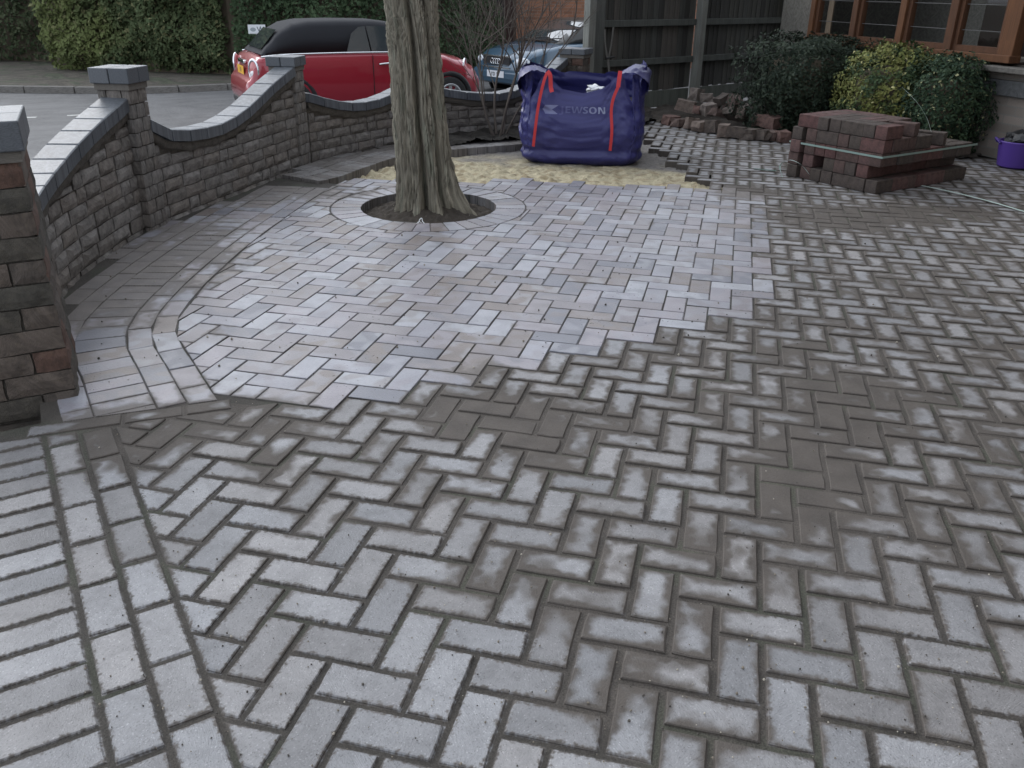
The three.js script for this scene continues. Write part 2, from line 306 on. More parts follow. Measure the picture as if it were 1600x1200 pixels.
// jointing sand under the blocks, with the bed of the unfinished patch and the tree pit left open
const holeLine = [[-1.84, 4.66], [-1.2, 4.82], [-0.6, 5.0], [0.4, 5.12], [1.0, 5.2], [1.12, 5.42], [0.85, 6.1], [0.62, 6.9], [0.45, 7.6], [-0.35, 7.55], [-0.65, 7.05], [-1.42, 6.28], [-1.76, 5.85]];
function sheet(outline, holes, y, mat, name, parent, uvScale = 1) {
  const sh = new THREE.Shape(outline.map((p) => new THREE.Vector2(p[0], p[1]))); for (const h of holes) sh.holes.push(new THREE.Path(h.map((p) => new THREE.Vector2(p[0], p[1]))));
  const g = new THREE.ShapeGeometry(sh), u = g.attributes.uv; g.rotateX(-Math.PI / 2); g.translate(0, y, 0);
  for (let i = 0; i < u.count; i++) u.setXY(i, g.attributes.position.getX(i) * uvScale, -g.attributes.position.getZ(i) * uvScale);
  return part(name, g, mat, parent);
}
const circle = (c, r, n = 40) => Array.from({ length: n }, (_, i) => [c[0] + Math.cos(i / n * 6.28318) * r, c[1] + Math.sin(i / n * 6.28318) * r]);
{
  const split = 3.73; // the two dirt maps meet under the new paving
  sheet([[-1.13, 0.79], [-1.5, 1.2], [-1.74, 1.5], [-1.74, split], [2.74, split], [2.74, -0.74], [0.55, -0.74], [-0.2, -0.74], [-1.4, 0.5]], [], -0.0052, nearStone, 'jointing_sand', newDrive);
  sheet([[-2.36, split], [-2.36, 4.72], [-1.84, 4.66], ...[[-1.2, 4.82], [-0.6, 5.0], [0.4, 5.12], [1.0, 5.2], [1.12, 5.42], [0.85, 6.1], [0.62, 6.9], [0.45, 7.6]], [0.2, 8.85], [1.65, 7.9], [4.9, 7.1], [4.9, split]], [circle(TREE, PIT_R + 0.06)], -0.0052, farStone, 'jointing_sand', oldDrive);
  sheet([[2.74, -0.74], [2.74, split], [6.3, split], [6.3, -2.3], [-0.2, -2.3], [0.55, -0.74]], [], -0.0052, std(lin(.10, .09, .08), .95, { map: withRepeat(toneTile, .7) }), 'jointing_sand', oldDrive);
  sheet([[-2.36, split], [-1.74, split], [-1.74, 1.5], [-2.1, 1.95], [-2.3, 2.6], [-2.36, 3.1]], [], -0.0052, farStone, 'jointing_sand', newDrive);
}
// ---------------------------------------------------------------- ground, road, verge, kerb
const soilMat = std(lin(.075, .062, .05), .95, { map: withRepeat(toneTile, .8), bumpMap: withRepeat(grainTile, 2), bumpScale: 0.01 });
const asphalt = new THREE.MeshStandardMaterial({ roughness: .8, bumpMap: withRepeat(grainTile, 2.4), bumpScale: 0.004,
  map: texture(1024, 1024, (x, y) => { const u = x / 1024, v = y / 1024, t = .95 + .16 * torus(u, v, 9, 6) + .12 * torus(u, v, 60, 7) + .22 * (rnd() - .5) + .1 * torus(u, v, 3, 8); return [.125 * t, .124 * t, .124 * t]; }, { repeat: 0.25 }) });
const vergeMat = new THREE.MeshStandardMaterial({ roughness: .95, bumpMap: withRepeat(grainTile, 1.2), bumpScale: 0.02,
  map: texture(512, 512, (x, y) => { const u = x / 512, v = y / 512, t = .9 + .25 * torus(u, v, 8, 9) + .2 * torus(u, v, 30, 10) + .35 * (rnd() - .5), g = sstep(.1, .6, torus(u, v, 5, 11)); return [.10 * t * (1 - .2 * g), .088 * t, .07 * t * (1 - .2 * g)]; }, { repeat: 0.4 }) });
const ROAD = -0.5;
{
  const g = new THREE.PlaneGeometry(500, 500); g.rotateX(-Math.PI / 2); for (let i = 0; i < 4; i++) g.attributes.uv.setXY(i, g.attributes.uv.getX(i) * 500, g.attributes.uv.getY(i) * 500);
  const m = shade(new THREE.Mesh(g, vergeMat)); m.name = 'ground'; m.position.set(0, -0.72, 0); m.userData.kind = 'structure'; tag(m, 'open ground of leaf litter and earth behind the hedge', 'ground'); scene.add(m);
}
// far kerb line (plan), then the road between it and the front gardens
const kerb = [[-30, 10.0], [-18, 11.4], [-12.1, 12.4], [-10.4, 12.85], [-9.7, 13.1], [-8.4, 14.3], [-5.6, 17.2], [-3.5, 21.0], [-3.0, 26]];
{
  const road = setting('road', 'worn grey tarmac road beyond the garden wall', 'road');
  const g = sheet([...kerb, [2.5, 26], [1.6, 17.5], [0.6, 12.5], [-1.2, 9.2], [-2.5, 7.0], [-3.4, 4.5], [-3.3, 2.6], [-2.6, 1.2], [-2.2, -.2], [-3.5, -8], [-30, -8]], [], ROAD, asphalt, 'tarmac', road);
  const dash = std(lin(.62, .62, .60), .7, { map: withRepeat(toneTile, 2) });
  const dashes = [[[32, 184], [57, 183.6]], [[105, 181], [125, 180]], [[-22, 186], [-2, 185.5]], [[150, 178.6], [172, 177.6]]];
  for (const [a, b] of dashes) {
    const p = pixelGround(a[0], a[1], ROAD), q = pixelGround(b[0], b[1], ROAD), L = Math.hypot(q[0] - p[0], q[1] - p[1]), nx = -(q[1] - p[1]) / L * .055, nv = (q[0] - p[0]) / L * .055;
    sheet([[p[0] - nx, p[1] - nv], [q[0] - nx, q[1] - nv], [q[0] + nx, q[1] + nv], [p[0] + nx, p[1] + nv]], [], ROAD + .004, dash, 'lane_dash', road);
  }
  const verge = setting('verge', 'brown strip of litter covered pavement under the hedge', 'verge');
  sheet([...kerb.map((p) => [p[0] - .08, p[1] + .1]), [-8, 27], [-12, 25], [-40, 18], [-40, 10]], [], ROAD + .11, vergeMat, 'verge_surface', verge);
  const kerbs = setting('kerb', 'pale concrete kerb stones along the far side of the road', 'kerb');
  const c = new THREE.CatmullRomCurve3(kerb.map((p) => V(p[0], 0, -p[1]))), L = c.getLength(), kMat = std(lin(.22, .21, .195), .9, { map: withRepeat(toneTile, 1.5), bumpMap: withRepeat(grainTile, 4), bumpScale: .003 });
  const kg = box(.9, .24, .125, 0, 0, 0, .015);
  for (let s = L * .3; s < L * .93; s += .915) { const p = c.getPointAt(s / L), t = c.getTangentAt(s / L), m = part('kerb_stone', kg, kMat, kerbs); m.position.set(p.x, ROAD + R(-.002, .004), p.z); m.rotation.y = Math.atan2(-t.z, t.x); }
  // pavement at the gate, outside the posts
  const apron = setting('pavement', 'earth base under the drive and front garden', 'pavement');
  const base = new THREE.Shape([[-1.2, .6], [-1.6, 1.2], [-2.05, 1.9], [-2.4, 2.7], [-2.45, 5.5], [-2.1, 6.4], [-1.75, 7.1], [-.9, 8.5], [.5, 10.9], [2.2, 12.9], [9, 12.9], [9, -6], [-2.4, -6], [-2.0, -.4]].map((p) => new THREE.Vector2(...p)));
  const eg = new THREE.ExtrudeGeometry(base, { depth: .62, bevelEnabled: false }); eg.rotateX(-Math.PI / 2); eg.translate(0, -.69, 0);
  part('earth_base', eg, soilMat, apron);
  void g;
}
// ---------------------------------------------------------------- open sand bed, tree pit, planting bed
const sandMat = new THREE.MeshStandardMaterial({ roughness: .95, bumpMap: withRepeat(grainTile, 3), bumpScale: .004, map: texture(1024, 1024, (x, y) => {
  const X = -2.3 + x / 1024 * 3.8, v = 4.5 + y / 1024 * 3.8, t = .95 + .14 * n2(X * 9, v * 9) + .1 * n2b(X * 40, v * 40) + .2 * (rnd() - .5);
  const front = sstep(6.45, 6.0, v + .25 * n2(X * 2.2, v * 2.2) + .28 * sstep(-.1, .9, X) * .6), damp = sstep(.15, .55, n2b(X * 5, v * 8 + 3)), clod = sstep(.5, .7, n2(X * 16, v * 16));
  const a = [.46, .405, .275], b = [.215, .20, .185], d = [.30, .235, .14];
  const c = [0, 1, 2].map((i) => lerp(b[i], lerp(a[i], d[i], .65 * damp), front) * t * (1 - .25 * clod)); return c; }) });
sandMat.map.wrapS = sandMat.map.wrapT = THREE.ClampToEdgeWrapping; sandMat.map.repeat.set(1 / 3.8, 1 / 3.8); sandMat.map.offset.set(2.3 / 3.8, -4.5 / 3.8);
function moundSheet(x0, x1, v0, v1, nx, nv, keep, height) {
  const id = new Map(), pos = [], uv = [], idx = [], at = (i, j) => { const k = i * 9999 + j; if (!id.has(k)) { const x = lerp(x0, x1, i / nx), v = lerp(v0, v1, j / nv); id.set(k, pos.length / 3); pos.push(x, height(x, v), -v); uv.push(x, v); } return id.get(k); };
  for (let i = 0; i < nx; i++) for (let j = 0; j < nv; j++) if (keep(lerp(x0, x1, (i + .5) / nx), lerp(v0, v1, (j + .5) / nv))) { const a = at(i, j), b = at(i + 1, j), c = at(i + 1, j + 1), d = at(i, j + 1); idx.push(a, b, c, a, c, d); }
  const g = new THREE.BufferGeometry(); g.setAttribute('position', new THREE.Float32BufferAttribute(pos, 3)); g.setAttribute('uv', new THREE.Float32BufferAttribute(uv, 2)); g.setIndex(idx); g.computeVertexNormals(); return g;
}
{
  const bed = setting('sand_bed', 'open patch of raked yellow bedding sand waiting for blocks', 'sand');
  part('sand_surface', moundSheet(-2.0, 1.2, 4.55, 7.75, 170, 160, (x, v) => Math.hypot(x - TREE[0], v - TREE[1]) > .57, (x, v) => -.046 + .008 * n2(x * 3, v * 3) + .012 * n2b(x * 8, v * 11) * sstep(6.4, 5.9, v) + .006 * n2(x * 22, v * 30) + .02 * sstep(.15, .8, n2(x * 6 + 4, v * 9)) * sstep(6.2, 5.7, v)), sandMat, bed);
  const pit = setting('tree_pit_soil', 'dark crumbly soil in the round pit at the tree foot', 'soil');
  part('pit_soil', moundSheet(TREE[0] - .56, TREE[0] + .56, TREE[1] - .56, TREE[1] + .56, 70, 70, (x, v) => Math.hypot(x - TREE[0], v - TREE[1]) < .52, (x, v) => { const r = Math.hypot(x - TREE[0] + .05, v - TREE[1] - .1); return -.062 + .06 * sstep(.42, .14, r) + .011 * n2(x * 12, v * 12) + .008 * n2b(x * 35, v * 35); }), std(lin(.085, .07, .056), .96, { map: withRepeat(toneTile, 2), bumpMap: withRepeat(grainTile, 5), bumpScale: .006 }), pit);
  const plant = setting('planting_bed', 'dark planting bed of bare soil under the leafless shrub', 'soil');
  const bedPoly = [[-1.72, 6.35], [-1.45, 6.42], [-.75, 7.05], [-.35, 7.6], [.2, 8.6], [.1, 9.3], [-.7, 8.7], [-1.2, 7.5], [-1.75, 7.05], [-1.98, 6.5]];
  part('bed_soil', moundSheet(-2.05, .3, 6.2, 9.4, 70, 95, (x, v) => inside(bedPoly, x, v), (x, v) => .05 + .03 * n2(x * 3, v * 3) + .014 * n2b(x * 14, v * 14)), std(lin(.035, .03, .024), .97, { map: withRepeat(toneTile, 2), bumpMap: withRepeat(grainTile, 5), bumpScale: .008 }), plant);
  const bed2 = setting('shrub_bed', 'narrow soil bed in front of the bay window', 'soil');
  const poly2 = [[.1, 9.1], [.3, 8.7], [1.65, 7.75], [3.2, 7.3], [3.35, 7.55], [1.9, 10.1], [1.2, 11.2], [.6, 10.8], [-.6, 9.2]];
  part('bed_soil', moundSheet(-.7, 3.6, 7.1, 11.3, 80, 80, (x, v) => inside(poly2, x, v), (x, v) => .012 + .02 * n2(x * 3, v * 3) + .012 * n2b(x * 12, v * 12)), soilMat, bed2);
}
// raised strip of laid edging between wall, planting bed and sand
const strip = setting('raised_edging', 'raised curved strip of paving blocks between garden wall and sand', 'edging');
{
  const line = [[-1.93, 4.60], [-1.86, 4.80], [-1.80, 5.3], [-1.70, 5.85], [-1.42, 6.2], [-1.05, 6.55], [-.62, 6.98], [-.33, 7.45], [-.1, 8.0]], mats = [0, 1, 2].map((i) => std([lin(.215, .20, .19), lin(.17, .155, .145), lin(.25, .24, .235)][i], .8, { map: withRepeat(toneTile, 3.3), bumpMap: withRepeat(grainTile, 3), bumpScale: .002 }));
  const start = blocks.length;
  pathRows(line, [[0, .2, .101], [.2, .302, .202], [.302, .404, .202], [.404, .506, .202]], 'new', 'strip', .005, (m) => !outsideWall(m[0] - .03, m[1]) && !(m[1] > 6.3 && m[0] < -1.1 - (m[1] - 6.2) * .0 && false));
  blocks.splice(start).forEach((b) => { if (b.c[1] > 6.42 && Math.hypot(b.c[0] + 1.0, b.c[1] - 7.0) > 0.02 && distToLine(line, b.c) > .33) return; const m = part('edging_block', blockGeometry(b.poly, b.c[0], b.c[1], () => .022 + b.lift, -.065, .003, .002, 1), mats[Math.floor(b.tone * 3)], strip); m.position.set(b.c[0], 0, -b.c[1]); });
}
function distToLine(line, c) { let d = 9; for (let i = 0; i < line.length - 1; i++) { const a = line[i], b = line[i + 1], t = clamp(((c[0] - a[0]) * (b[0] - a[0]) + (c[1] - a[1]) * (b[1] - a[1])) / ((b[0] - a[0]) ** 2 + (b[1] - a[1]) ** 2)); d = Math.min(d, Math.hypot(c[0] - lerp(a[0], b[0], t), c[1] - lerp(a[1], b[1], t))); } return d; }
// ---------------------------------------------------------------- garden wall: bays and pillars, brick by brick
const brickTex = texture(512, 512, (x, y) => { const u = x / 512, v = y / 512, t = .78 + .2 * torus(u, v, 7, 12) + .14 * torus(u, v, 24, 13) + .22 * (rnd() - .5), l = sstep(.35, .7, torus(u, v, 11, 14)); return [t * (1 + .1 * l), t * (1 + .1 * l), t * (1 + .06 * l)]; }, { repeat: 2.2 });
const brickMat = (r, g, b) => std(lin(r, g, b), .88, { map: brickTex, bumpMap: withRepeat(grainTile, 3.5), bumpScale: .004 });
const greyBricks = [brickMat(.23, .214, .198), brickMat(.265, .248, .232), brickMat(.205, .187, .17), brickMat(.235, .21, .188)];
const postBricks = [brickMat(.115, .095, .08), brickMat(.135, .08, .06), brickMat(.10, .088, .072), brickMat(.14, .112, .092), brickMat(.088, .08, .066)];
const mortar = std(lin(.15, .135, .115), .95, { map: withRepeat(toneTile, 2.5), bumpMap: withRepeat(grainTile, 4), bumpScale: .006 });
const haunch = std(lin(.16, .145, .125), .95, { map: withRepeat(toneTile, 2.5), bumpMap: withRepeat(grainTile, 4), bumpScale: .006, side: THREE.DoubleSide });
const blueCoping = [lin(.135, .15, .17), lin(.155, .17, .19), lin(.12, .135, .155)].map((c) => std(c, .42, { map: withRepeat(toneTile, 3), bumpMap: withRepeat(grainTile, 3), bumpScale: .0012 }));
// rock-faced brick: unit size, face towards +z, back at z = -1
function roughBrick(seed) {
  const rr = mulberry(seed), nx = 4, ny = 3, P = [], idx = [], uv = [];
  for (let j = 0; j <= ny; j++) for (let i = 0; i <= nx; i++) {
    const e = i === 0 || i === nx || j === 0 || j === ny, cor = (i === 0 || i === nx) && (j === 0 || j === ny);
    P.push((i / nx - .5) * (e ? .99 : 1) + (e && !(i === 0 || i === nx) ? 0 : (rr() - .5) * .03), (j / ny - .5) + (j === 0 || j === ny ? (rr() - .5) * .05 : (rr() - .5) * .1), e ? -.22 - .3 * rr() * rr() - (cor ? .15 * rr() : 0) : rr() * .5); uv.push(i / nx * .215 + seed * .37, j / ny * .07 + seed * .21);
  }
  const at = (i, j) => j * (nx + 1) + i;
  for (let j = 0; j < ny; j++) for (let i = 0; i < nx; i++) (rr() < .5 ? idx.push(at(i, j), at(i + 1, j), at(i + 1, j + 1), at(i, j), at(i + 1, j + 1), at(i, j + 1)) : idx.push(at(i, j), at(i + 1, j), at(i, j + 1), at(i + 1, j), at(i + 1, j + 1), at(i, j + 1)));
  const rim = []; for (let i = 0; i < nx; i++) rim.push(at(i, 0)); for (let j = 0; j < ny; j++) rim.push(at(nx, j)); for (let i = nx; i > 0; i--) rim.push(at(i, ny)); for (let j = ny; j > 0; j--) rim.push(at(0, j));
  const b0 = P.length / 3; for (const k of rim) { P.push(P[k * 3], P[k * 3 + 1], -1); uv.push(uv[k * 2], uv[k * 2 + 1]); }
  for (let k = 0; k < rim.length; k++) { const l = (k + 1) % rim.length; idx.push(rim[k], b0 + k, b0 + l, rim[k], b0 + l, rim[l]); }
  const g = new THREE.BufferGeometry(); g.setAttribute('position', new THREE.Float32BufferAttribute(P, 3)); g.setAttribute('uv', new THREE.Float32BufferAttribute(uv, 2)); g.setIndex(idx);
  const k = g.toNonIndexed(); k.computeVertexNormals(); return k;
}
const rough = Array.from({ length: 8 }, (_, i) => roughBrick(100 + i * 7)), CH = .0775;
function layBrick(parent, mats, x, y, z, dir, w, h, proud) { // dir: angle of the outward normal in plan
  const m = part('brick', rough[Math.floor(rnd() * 8)], mats[Math.floor(rnd() * mats.length)], parent);
  m.scale.set(w, h, .014 + proud * .8); m.position.set(x, y, z); m.rotation.set(0, dir, (rnd() - .5) * .03); return m;
}
function wallBay(label, pts, top, y0 = -.06) { // pts: plan line of the garden face (x, v); top(t): underside of the coping
  const bay = thing('garden_wall_bay', label, 'wall', [pts[0][0], 0, -pts[0][1]], 0, 'bays of the garden wall'), o = pts[0];
  const c = new THREE.CatmullRomCurve3(pts.map((p) => V(p[0] - o[0], 0, -(p[1] - o[1])))), L = c.getLength(), TH = .105, N = 30;
  const frame = (s) => { const t = clamp(s / L), p = c.getPointAt(t), q = c.getTangentAt(t); return { p, n: V(-q.z, 0, q.x) }; };   // n: towards the garden (right of travel)
  // mortar core, face set back
  const pos = [], idx = [];
  for (let i = 0; i <= N; i++) { const f = frame(i / N * L), a = f.p.clone().addScaledVector(f.n, -.014), b = f.p.clone().addScaledVector(f.n, -TH), y = top(i / N) - .002; pos.push(a.x, -.62, a.z, a.x, y, a.z, b.x, y, b.z, b.x, -.62, b.z); }
  for (let i = 0; i < N; i++) for (let k = 0; k < 4; k++) { const a = i * 4 + k, b = i * 4 + (k + 1) % 4; idx.push(a, a + 4, b, b, a + 4, b + 4); }
  idx.push(0, 1, 2, 0, 2, 3, N * 4, N * 4 + 2, N * 4 + 1, N * 4, N * 4 + 3, N * 4 + 2);
  const g = new THREE.BufferGeometry(); g.setAttribute('position', new THREE.Float32BufferAttribute(pos, 3)); g.setAttribute('uv', new THREE.Float32BufferAttribute(pos.flatMap((_, i) => i % 3 ? [] : [pos[i] + pos[i + 2], pos[i + 1]]), 2)); g.setIndex(idx); const gg = g.toNonIndexed(); gg.computeVertexNormals();
  part('mortar_core', gg, mortar, bay);
  { const q = [], id = []; for (let i = 0; i <= N; i++) { const f = frame(i / N * L), y = top(i / N), a = f.p.clone().addScaledVector(f.n, .012 + .004 * n2(i * .7, L)), b = f.p.clone().addScaledVector(f.n, -.02), d = .05 + .012 * n2(i * .5, L * 3); q.push(b.x, y - d - .012, b.z, a.x, y - d, a.z, a.x, y - .003, a.z); } for (let i = 0; i < N; i++) for (let k = 0; k < 2; k++) { const a = i * 3 + k; id.push(a, a + 3, a + 1, a + 1, a + 3, a + 4); }
    const hg = new THREE.BufferGeometry(); hg.setAttribute('position', new THREE.Float32BufferAttribute(q, 3)); hg.setAttribute('uv', new THREE.Float32BufferAttribute(q.flatMap((_, i) => i % 3 ? [] : [q[i] + q[i + 2], q[i + 1]]), 2)); hg.setIndex(id); hg.computeVertexNormals(); part('mortar_haunch', hg, haunch, bay); }
  for (let r = 0; r < 11; r++) {
    const yc = y0 + (r + .5) * CH; let s = (r % 2) * -.11 - R(0, .04);
    while (s < L) {
      const w = rnd() < .22 ? R(.09, .13) : R(.19, .235), a = Math.max(.004, s), b = Math.min(L - .004, s + w), m = (a + b) / 2, t = top(m / L), lo = Math.min(top(a / L), top(b / L));
      if (b - a > .05 && yc - CH * .3 < lo - .06) {
        const h = Math.min(CH * .93, (lo - .052 - (yc - CH * .45))), f = frame(m), d = Math.atan2(f.n.x, f.n.z);
        if (h > .025) layBrick(bay, greyBricks, f.p.x, yc - CH * .45 + h / 2, f.p.z, d, b - a - .008, h, rnd() < .12 ? -.008 : R(-.003, .008));
      }
      s += w; void t;
    }
  }
  const n = Math.round(L / .185);
  for (let i = 0; i < n; i++) { // coping stones follow the sweep
    const a = i / n * L + .0025, b = (i + 1) / n * L - .0025, P = [];
    for (const [s, off] of [[a, .03], [b, .03], [b, -TH - .03], [a, -TH - .03]]) { const f = frame(s), q = f.p.clone().addScaledVector(f.n, off); P.push([q.x, -q.z]); }
    const ya = top(a / L), yb = top(b / L), c0 = [(P[0][0] + P[3][0]) / 2, (P[0][1] + P[3][1]) / 2], c1 = [(P[1][0] + P[2][0]) / 2, (P[1][1] + P[2][1]) / 2], dx = c1[0] - c0[0], dv = c1[1] - c0[1], DD = dx * dx + dv * dv;
    const yTop = (x, v) => lerp(ya, yb, ((x - c0[0]) * dx + (v - c0[1]) * dv) / DD) + .072, m = mid(P), gq = blockGeometry(P, m[0], m[1], yTop, 0, .006, .003, 1), pp = gq.attributes.position;
    for (let k = 0; k < pp.count; k++) if (Math.abs(pp.getY(k)) < 1e-6) pp.setY(k, yTop(pp.getX(k) + m[0], -pp.getZ(k) + m[1]) - .072);
    gq.computeVertexNormals();
    const q = part('coping_stone', gq, blueCoping[Math.floor(rnd() * 3)], bay); q.position.set(m[0], 0, -m[1]);
  }
  return bay;
}
function pillar(label, x, v, size, turn, capBottom, mats, capH = .085) {
  const p = thing('wall_pillar', label, 'pillar', [x, 0, -v], turn, 'pillars of the garden wall'), H = capBottom;
  part('mortar_core', box(size - .03, H + .6, size - .03, 0, H / 2 - .3), mortar, p);
  const rows = Math.round((H + .06 - .035) / CH), ch = (H + .06 - .035) / rows;
  for (let r = 0; r < rows; r++) for (let f = 0; f < 4; f++) {
    const flip = (r + f) % 2, a = f * Math.PI / 2, n = V(Math.sin(a), 0, Math.cos(a)), t = V(Math.cos(a), 0, -Math.sin(a)), w = flip ? [[-.25, .5], [.25, .5]] : [[-.37, .26], [0, .48], [.37, .26]];
    for (const [o, k] of w) { const m = layBrick(p, mats, 0, -.06 + (r + .5) * ch, 0, a, size * k - .007, ch * .93, R(-.011, -.004)); m.position.addScaledVector(n, size / 2).addScaledVector(t, o * size); }
  }
  part('cap_bed', box(size + .012, .034, size + .012, 0, H - .018, 0), std(lin(.19, .175, .155), .95, { map: withRepeat(toneTile, 2) }), p);
  const q = (size + .045) / 2;
  for (const [ox, oz] of [[-.5, -.5], [.5, -.5], [-.5, .5], [.5, .5]]) part('cap_stone', box(q - .004, capH, q - .004, ox * q, H + capH / 2, oz * q, .006), blueCoping[Math.floor(rnd() * 3)], p);
  return p;
}
const swag = (pts) => (t) => { let i = 0; while (i < pts.length - 2 && t > pts[i + 1][0]) i++; const p = (k) => pts[clamp(k, 0, pts.length - 1)], [t0, y0] = p(i), [t1, y1] = p(i + 1), u = clamp((t - t0) / (t1 - t0)), m0 = (y1 - p(i - 1)[1]) / ((t1 - p(i - 1)[0]) || 1) * (t1 - t0), m1 = (p(i + 2)[1] - y0) / ((p(i + 2)[0] - t0) || 1) * (t1 - t0), u2 = u * u, u3 = u2 * u; return (2 * u3 - 3 * u2 + 1) * y0 + (u3 - 2 * u2 + u) * m0 + (-2 * u3 + 3 * u2) * y1 + (u3 - u2) * m1; };
wallBay('rough grey brick wall bay whose blue coping climbs from the gate post', [[-1.56, 1.32], [-2.0, 1.97], [-2.22, 2.6], [-2.34, 3.08]], swag([[0, .52], [.25, .45], [.45, .475], [.7, .58], [1, .70]]));
wallBay('rough grey brick wall bay with a deep curved dip in its blue coping', [[-2.335, 3.24], [-2.335, 4.1], [-2.34, 4.98], [-2.34, 5.12]], swag([[0, .56], [.1, .475], [.25, .44], [.42, .437], [.6, .50], [.8, .62], [1, .72]]));
wallBay('shaded brick wall bay with dipped coping in front of the red car', [[-2.34, 5.32], [-2.17, 5.9], [-1.98, 6.42], [-1.95, 6.5]], swag([[0, .50], [.25, .415], [.5, .365], [.75, .375], [1, .44]]));
wallBay('dark mossy wall bay with dipped coping behind the leafless shrub', [[-1.80, 6.88], [-1.45, 7.2], [-1.10, 7.55], [-.88, 7.95], [-.76, 8.32]], swag([[0, .42], [.25, .345], [.45, .335], [.7, .44], [1, .62]]));
const gatePost = pillar('tall dark red-brown brick gate post with dusty foot beside the old paving', -1.455, 1.025, .44, Math.atan2(.64, .77), .865, postBricks, .095); gatePost.rotation.order = 'ZYX'; gatePost.rotation.z = .02;
pillar('grey brick pillar standing between the climbing coping and the deep dip', -2.40, 3.15, .195, .13, .845, greyBricks);
pillar('grey brick pillar whose cap overlaps the red car', -2.43, 5.2, .2, .10, .785, greyBricks, .072);
pillar('grey brick pillar mostly hidden behind the tree trunk', -1.90, 6.68, .25, -.4, .70, greyBricks);
pillar('low brown brick pillar at the end of the wall beside the fence', -.68, 8.47, .26, -.15, .72, postBricks, .06);
// ---------------------------------------------------------------- foliage
function leafCloud(spots, size, hue, seed) { // spots: [x, y, z, nx, ny, nz]; hue(i, spot) -> [r, g, b]; small folded leaves
  const rr = mulberry(seed), n = spots.length, pos = new Float32Array(n * 12 * 3), col = new Float32Array(n * 12 * 3), idx = []; let k = 0;
  const a = V(), b = V(), nn = V(), q = V();
  const out = { p: [], c: [] };
  for (let i = 0; i < n; i++) {
    const s = spots[i], L = size * (.6 + .8 * rr()), W = L * (.42 + .2 * rr());
    nn.set(s[3] + (rr() - .5) * 1.5, s[4] + (rr() - .5) * 1.5, s[5] + (rr() - .5) * 1.5).normalize(); a.set(rr() - .5, rr() - .5, rr() - .5).cross(nn).normalize(); b.crossVectors(nn, a);
    const c = hue(i, s, rr), put = (u, w, up) => { q.set(s[0], s[1], s[2]).addScaledVector(a, u * L).addScaledVector(b, w * W).addScaledVector(nn, up * L); out.p.push(q.x, q.y, q.z); out.c.push(c[0], c[1], c[2]); };
    put(-.5, 0, 0); put(.05, .5, .12); put(.5, 0, -.06); put(.05, -.5, .12);
    idx.push(k, k + 1, k + 2, k, k + 2, k + 3); k += 4;
  }
  const g = new THREE.BufferGeometry(); g.setAttribute('position', new THREE.Float32BufferAttribute(out.p, 3)); g.setAttribute('color', new THREE.Float32BufferAttribute(out.c, 3)); g.setIndex(idx); g.computeVertexNormals(); void pos; void col; return g;
}
const leafMat = new THREE.MeshStandardMaterial({ vertexColors: true, roughness: .8, side: THREE.DoubleSide });
const matteLeaf = new THREE.MeshStandardMaterial({ vertexColors: true, roughness: .85, side: THREE.DoubleSide });
const twigCore = std(lin(.12, .098, .07), 1), twigMat = std(lin(.12, .095, .072), .9);
// clipped hedge along a plan line, leaves through the outer half metre, lumpy faces
function hedge(name, label, pts, depth, y0, H, count, size, hue, seed, group) {
  const h = thing(name, label, 'hedge', [pts[0][0], y0, -pts[0][1]], 0, group), rr = mulberry(seed), o = pts[0], c = new THREE.CatmullRomCurve3(pts.map((p) => V(p[0] - o[0], 0, -(p[1] - o[1])))), L = c.getLength(), spots = [];
  const lump = (s, y) => .22 * n2(s * .55 + seed, y * .6) + .13 * n2b(s * 1.6, y * 1.5 + seed) + .07 * n2(s * 4.2, y * 4);
  for (let i = 0; i < count; i++) {
    const s = rr() * L, p = c.getPointAt(s / L), t = c.getTangentAt(s / L), n = V(-t.z, 0, t.x); let y, off, up = 0;
    if (rr() < .86) { y = .06 + Math.pow(rr(), .9) * (H - .06); off = depth / 2 + lump(s, y) - Math.pow(rr(), 2) * .42 - .22 * sstep(.5, 0, y); } else { y = H + lump(s, 9) * .6 - rr() * .2; off = (rr() - .5) * depth; up = 1; }
    const q = p.addScaledVector(n, off); spots.push([q.x, y, q.z, n.x * (1 - up), .25 + up, n.z * (1 - up), s, y]);
  }
  part('foliage', leafCloud(spots, size, hue, seed + 1), matteLeaf, h).userData.kind = 'stuff';
  const g = [], N = Math.ceil(L / .6); // twiggy heart of the hedge
  for (let i = 0; i < N; i++) { const s = (i + .5) / N * L, p = c.getPointAt(s / L), t = c.getTangentAt(s / L), b = new THREE.BoxGeometry(.72, H - .22, depth - .85); b.rotateY(Math.atan2(-t.z, t.x)); b.translate(p.x, H / 2 - .1, p.z); g.push(b); }
  part('twig_core', g, twigCore, h);
  for (let i = 0; i < L * 1.1; i++) { const s = (i + rr() * .7) / 1.1, p = c.getPointAt(clamp(s / L)), r = R(.02, .045); part('stem', taperTube([[p.x, -.02, p.z + .3], [p.x + R(-.08, .08), .3, p.z + .25], [p.x + R(-.15, .15), .75, p.z + .1]], [r, r * .8, r * .6], 6, 6), twigMat, h); }
  return h;
}
const mix = (a, b, t) => [0, 1, 2].map((i) => lerp(a[i], b[i], t));
hedge('hedge', 'tall olive green conifer hedge along the far side of the road', [[-13.6, 16.1], [-11.5, 16.25], [-9.4, 16.3]], 1.5, -.42, 3.6, 30000, .10, (i, s, rr) => mix(mix([.11, .14, .04], [.045, .072, .025], sstep(.4, 2.2, s[6] + .8 * n2(s[6], s[7]))), [.15, .145, .065], rr() < .1 ? .8 : .25 * rr()), 41);
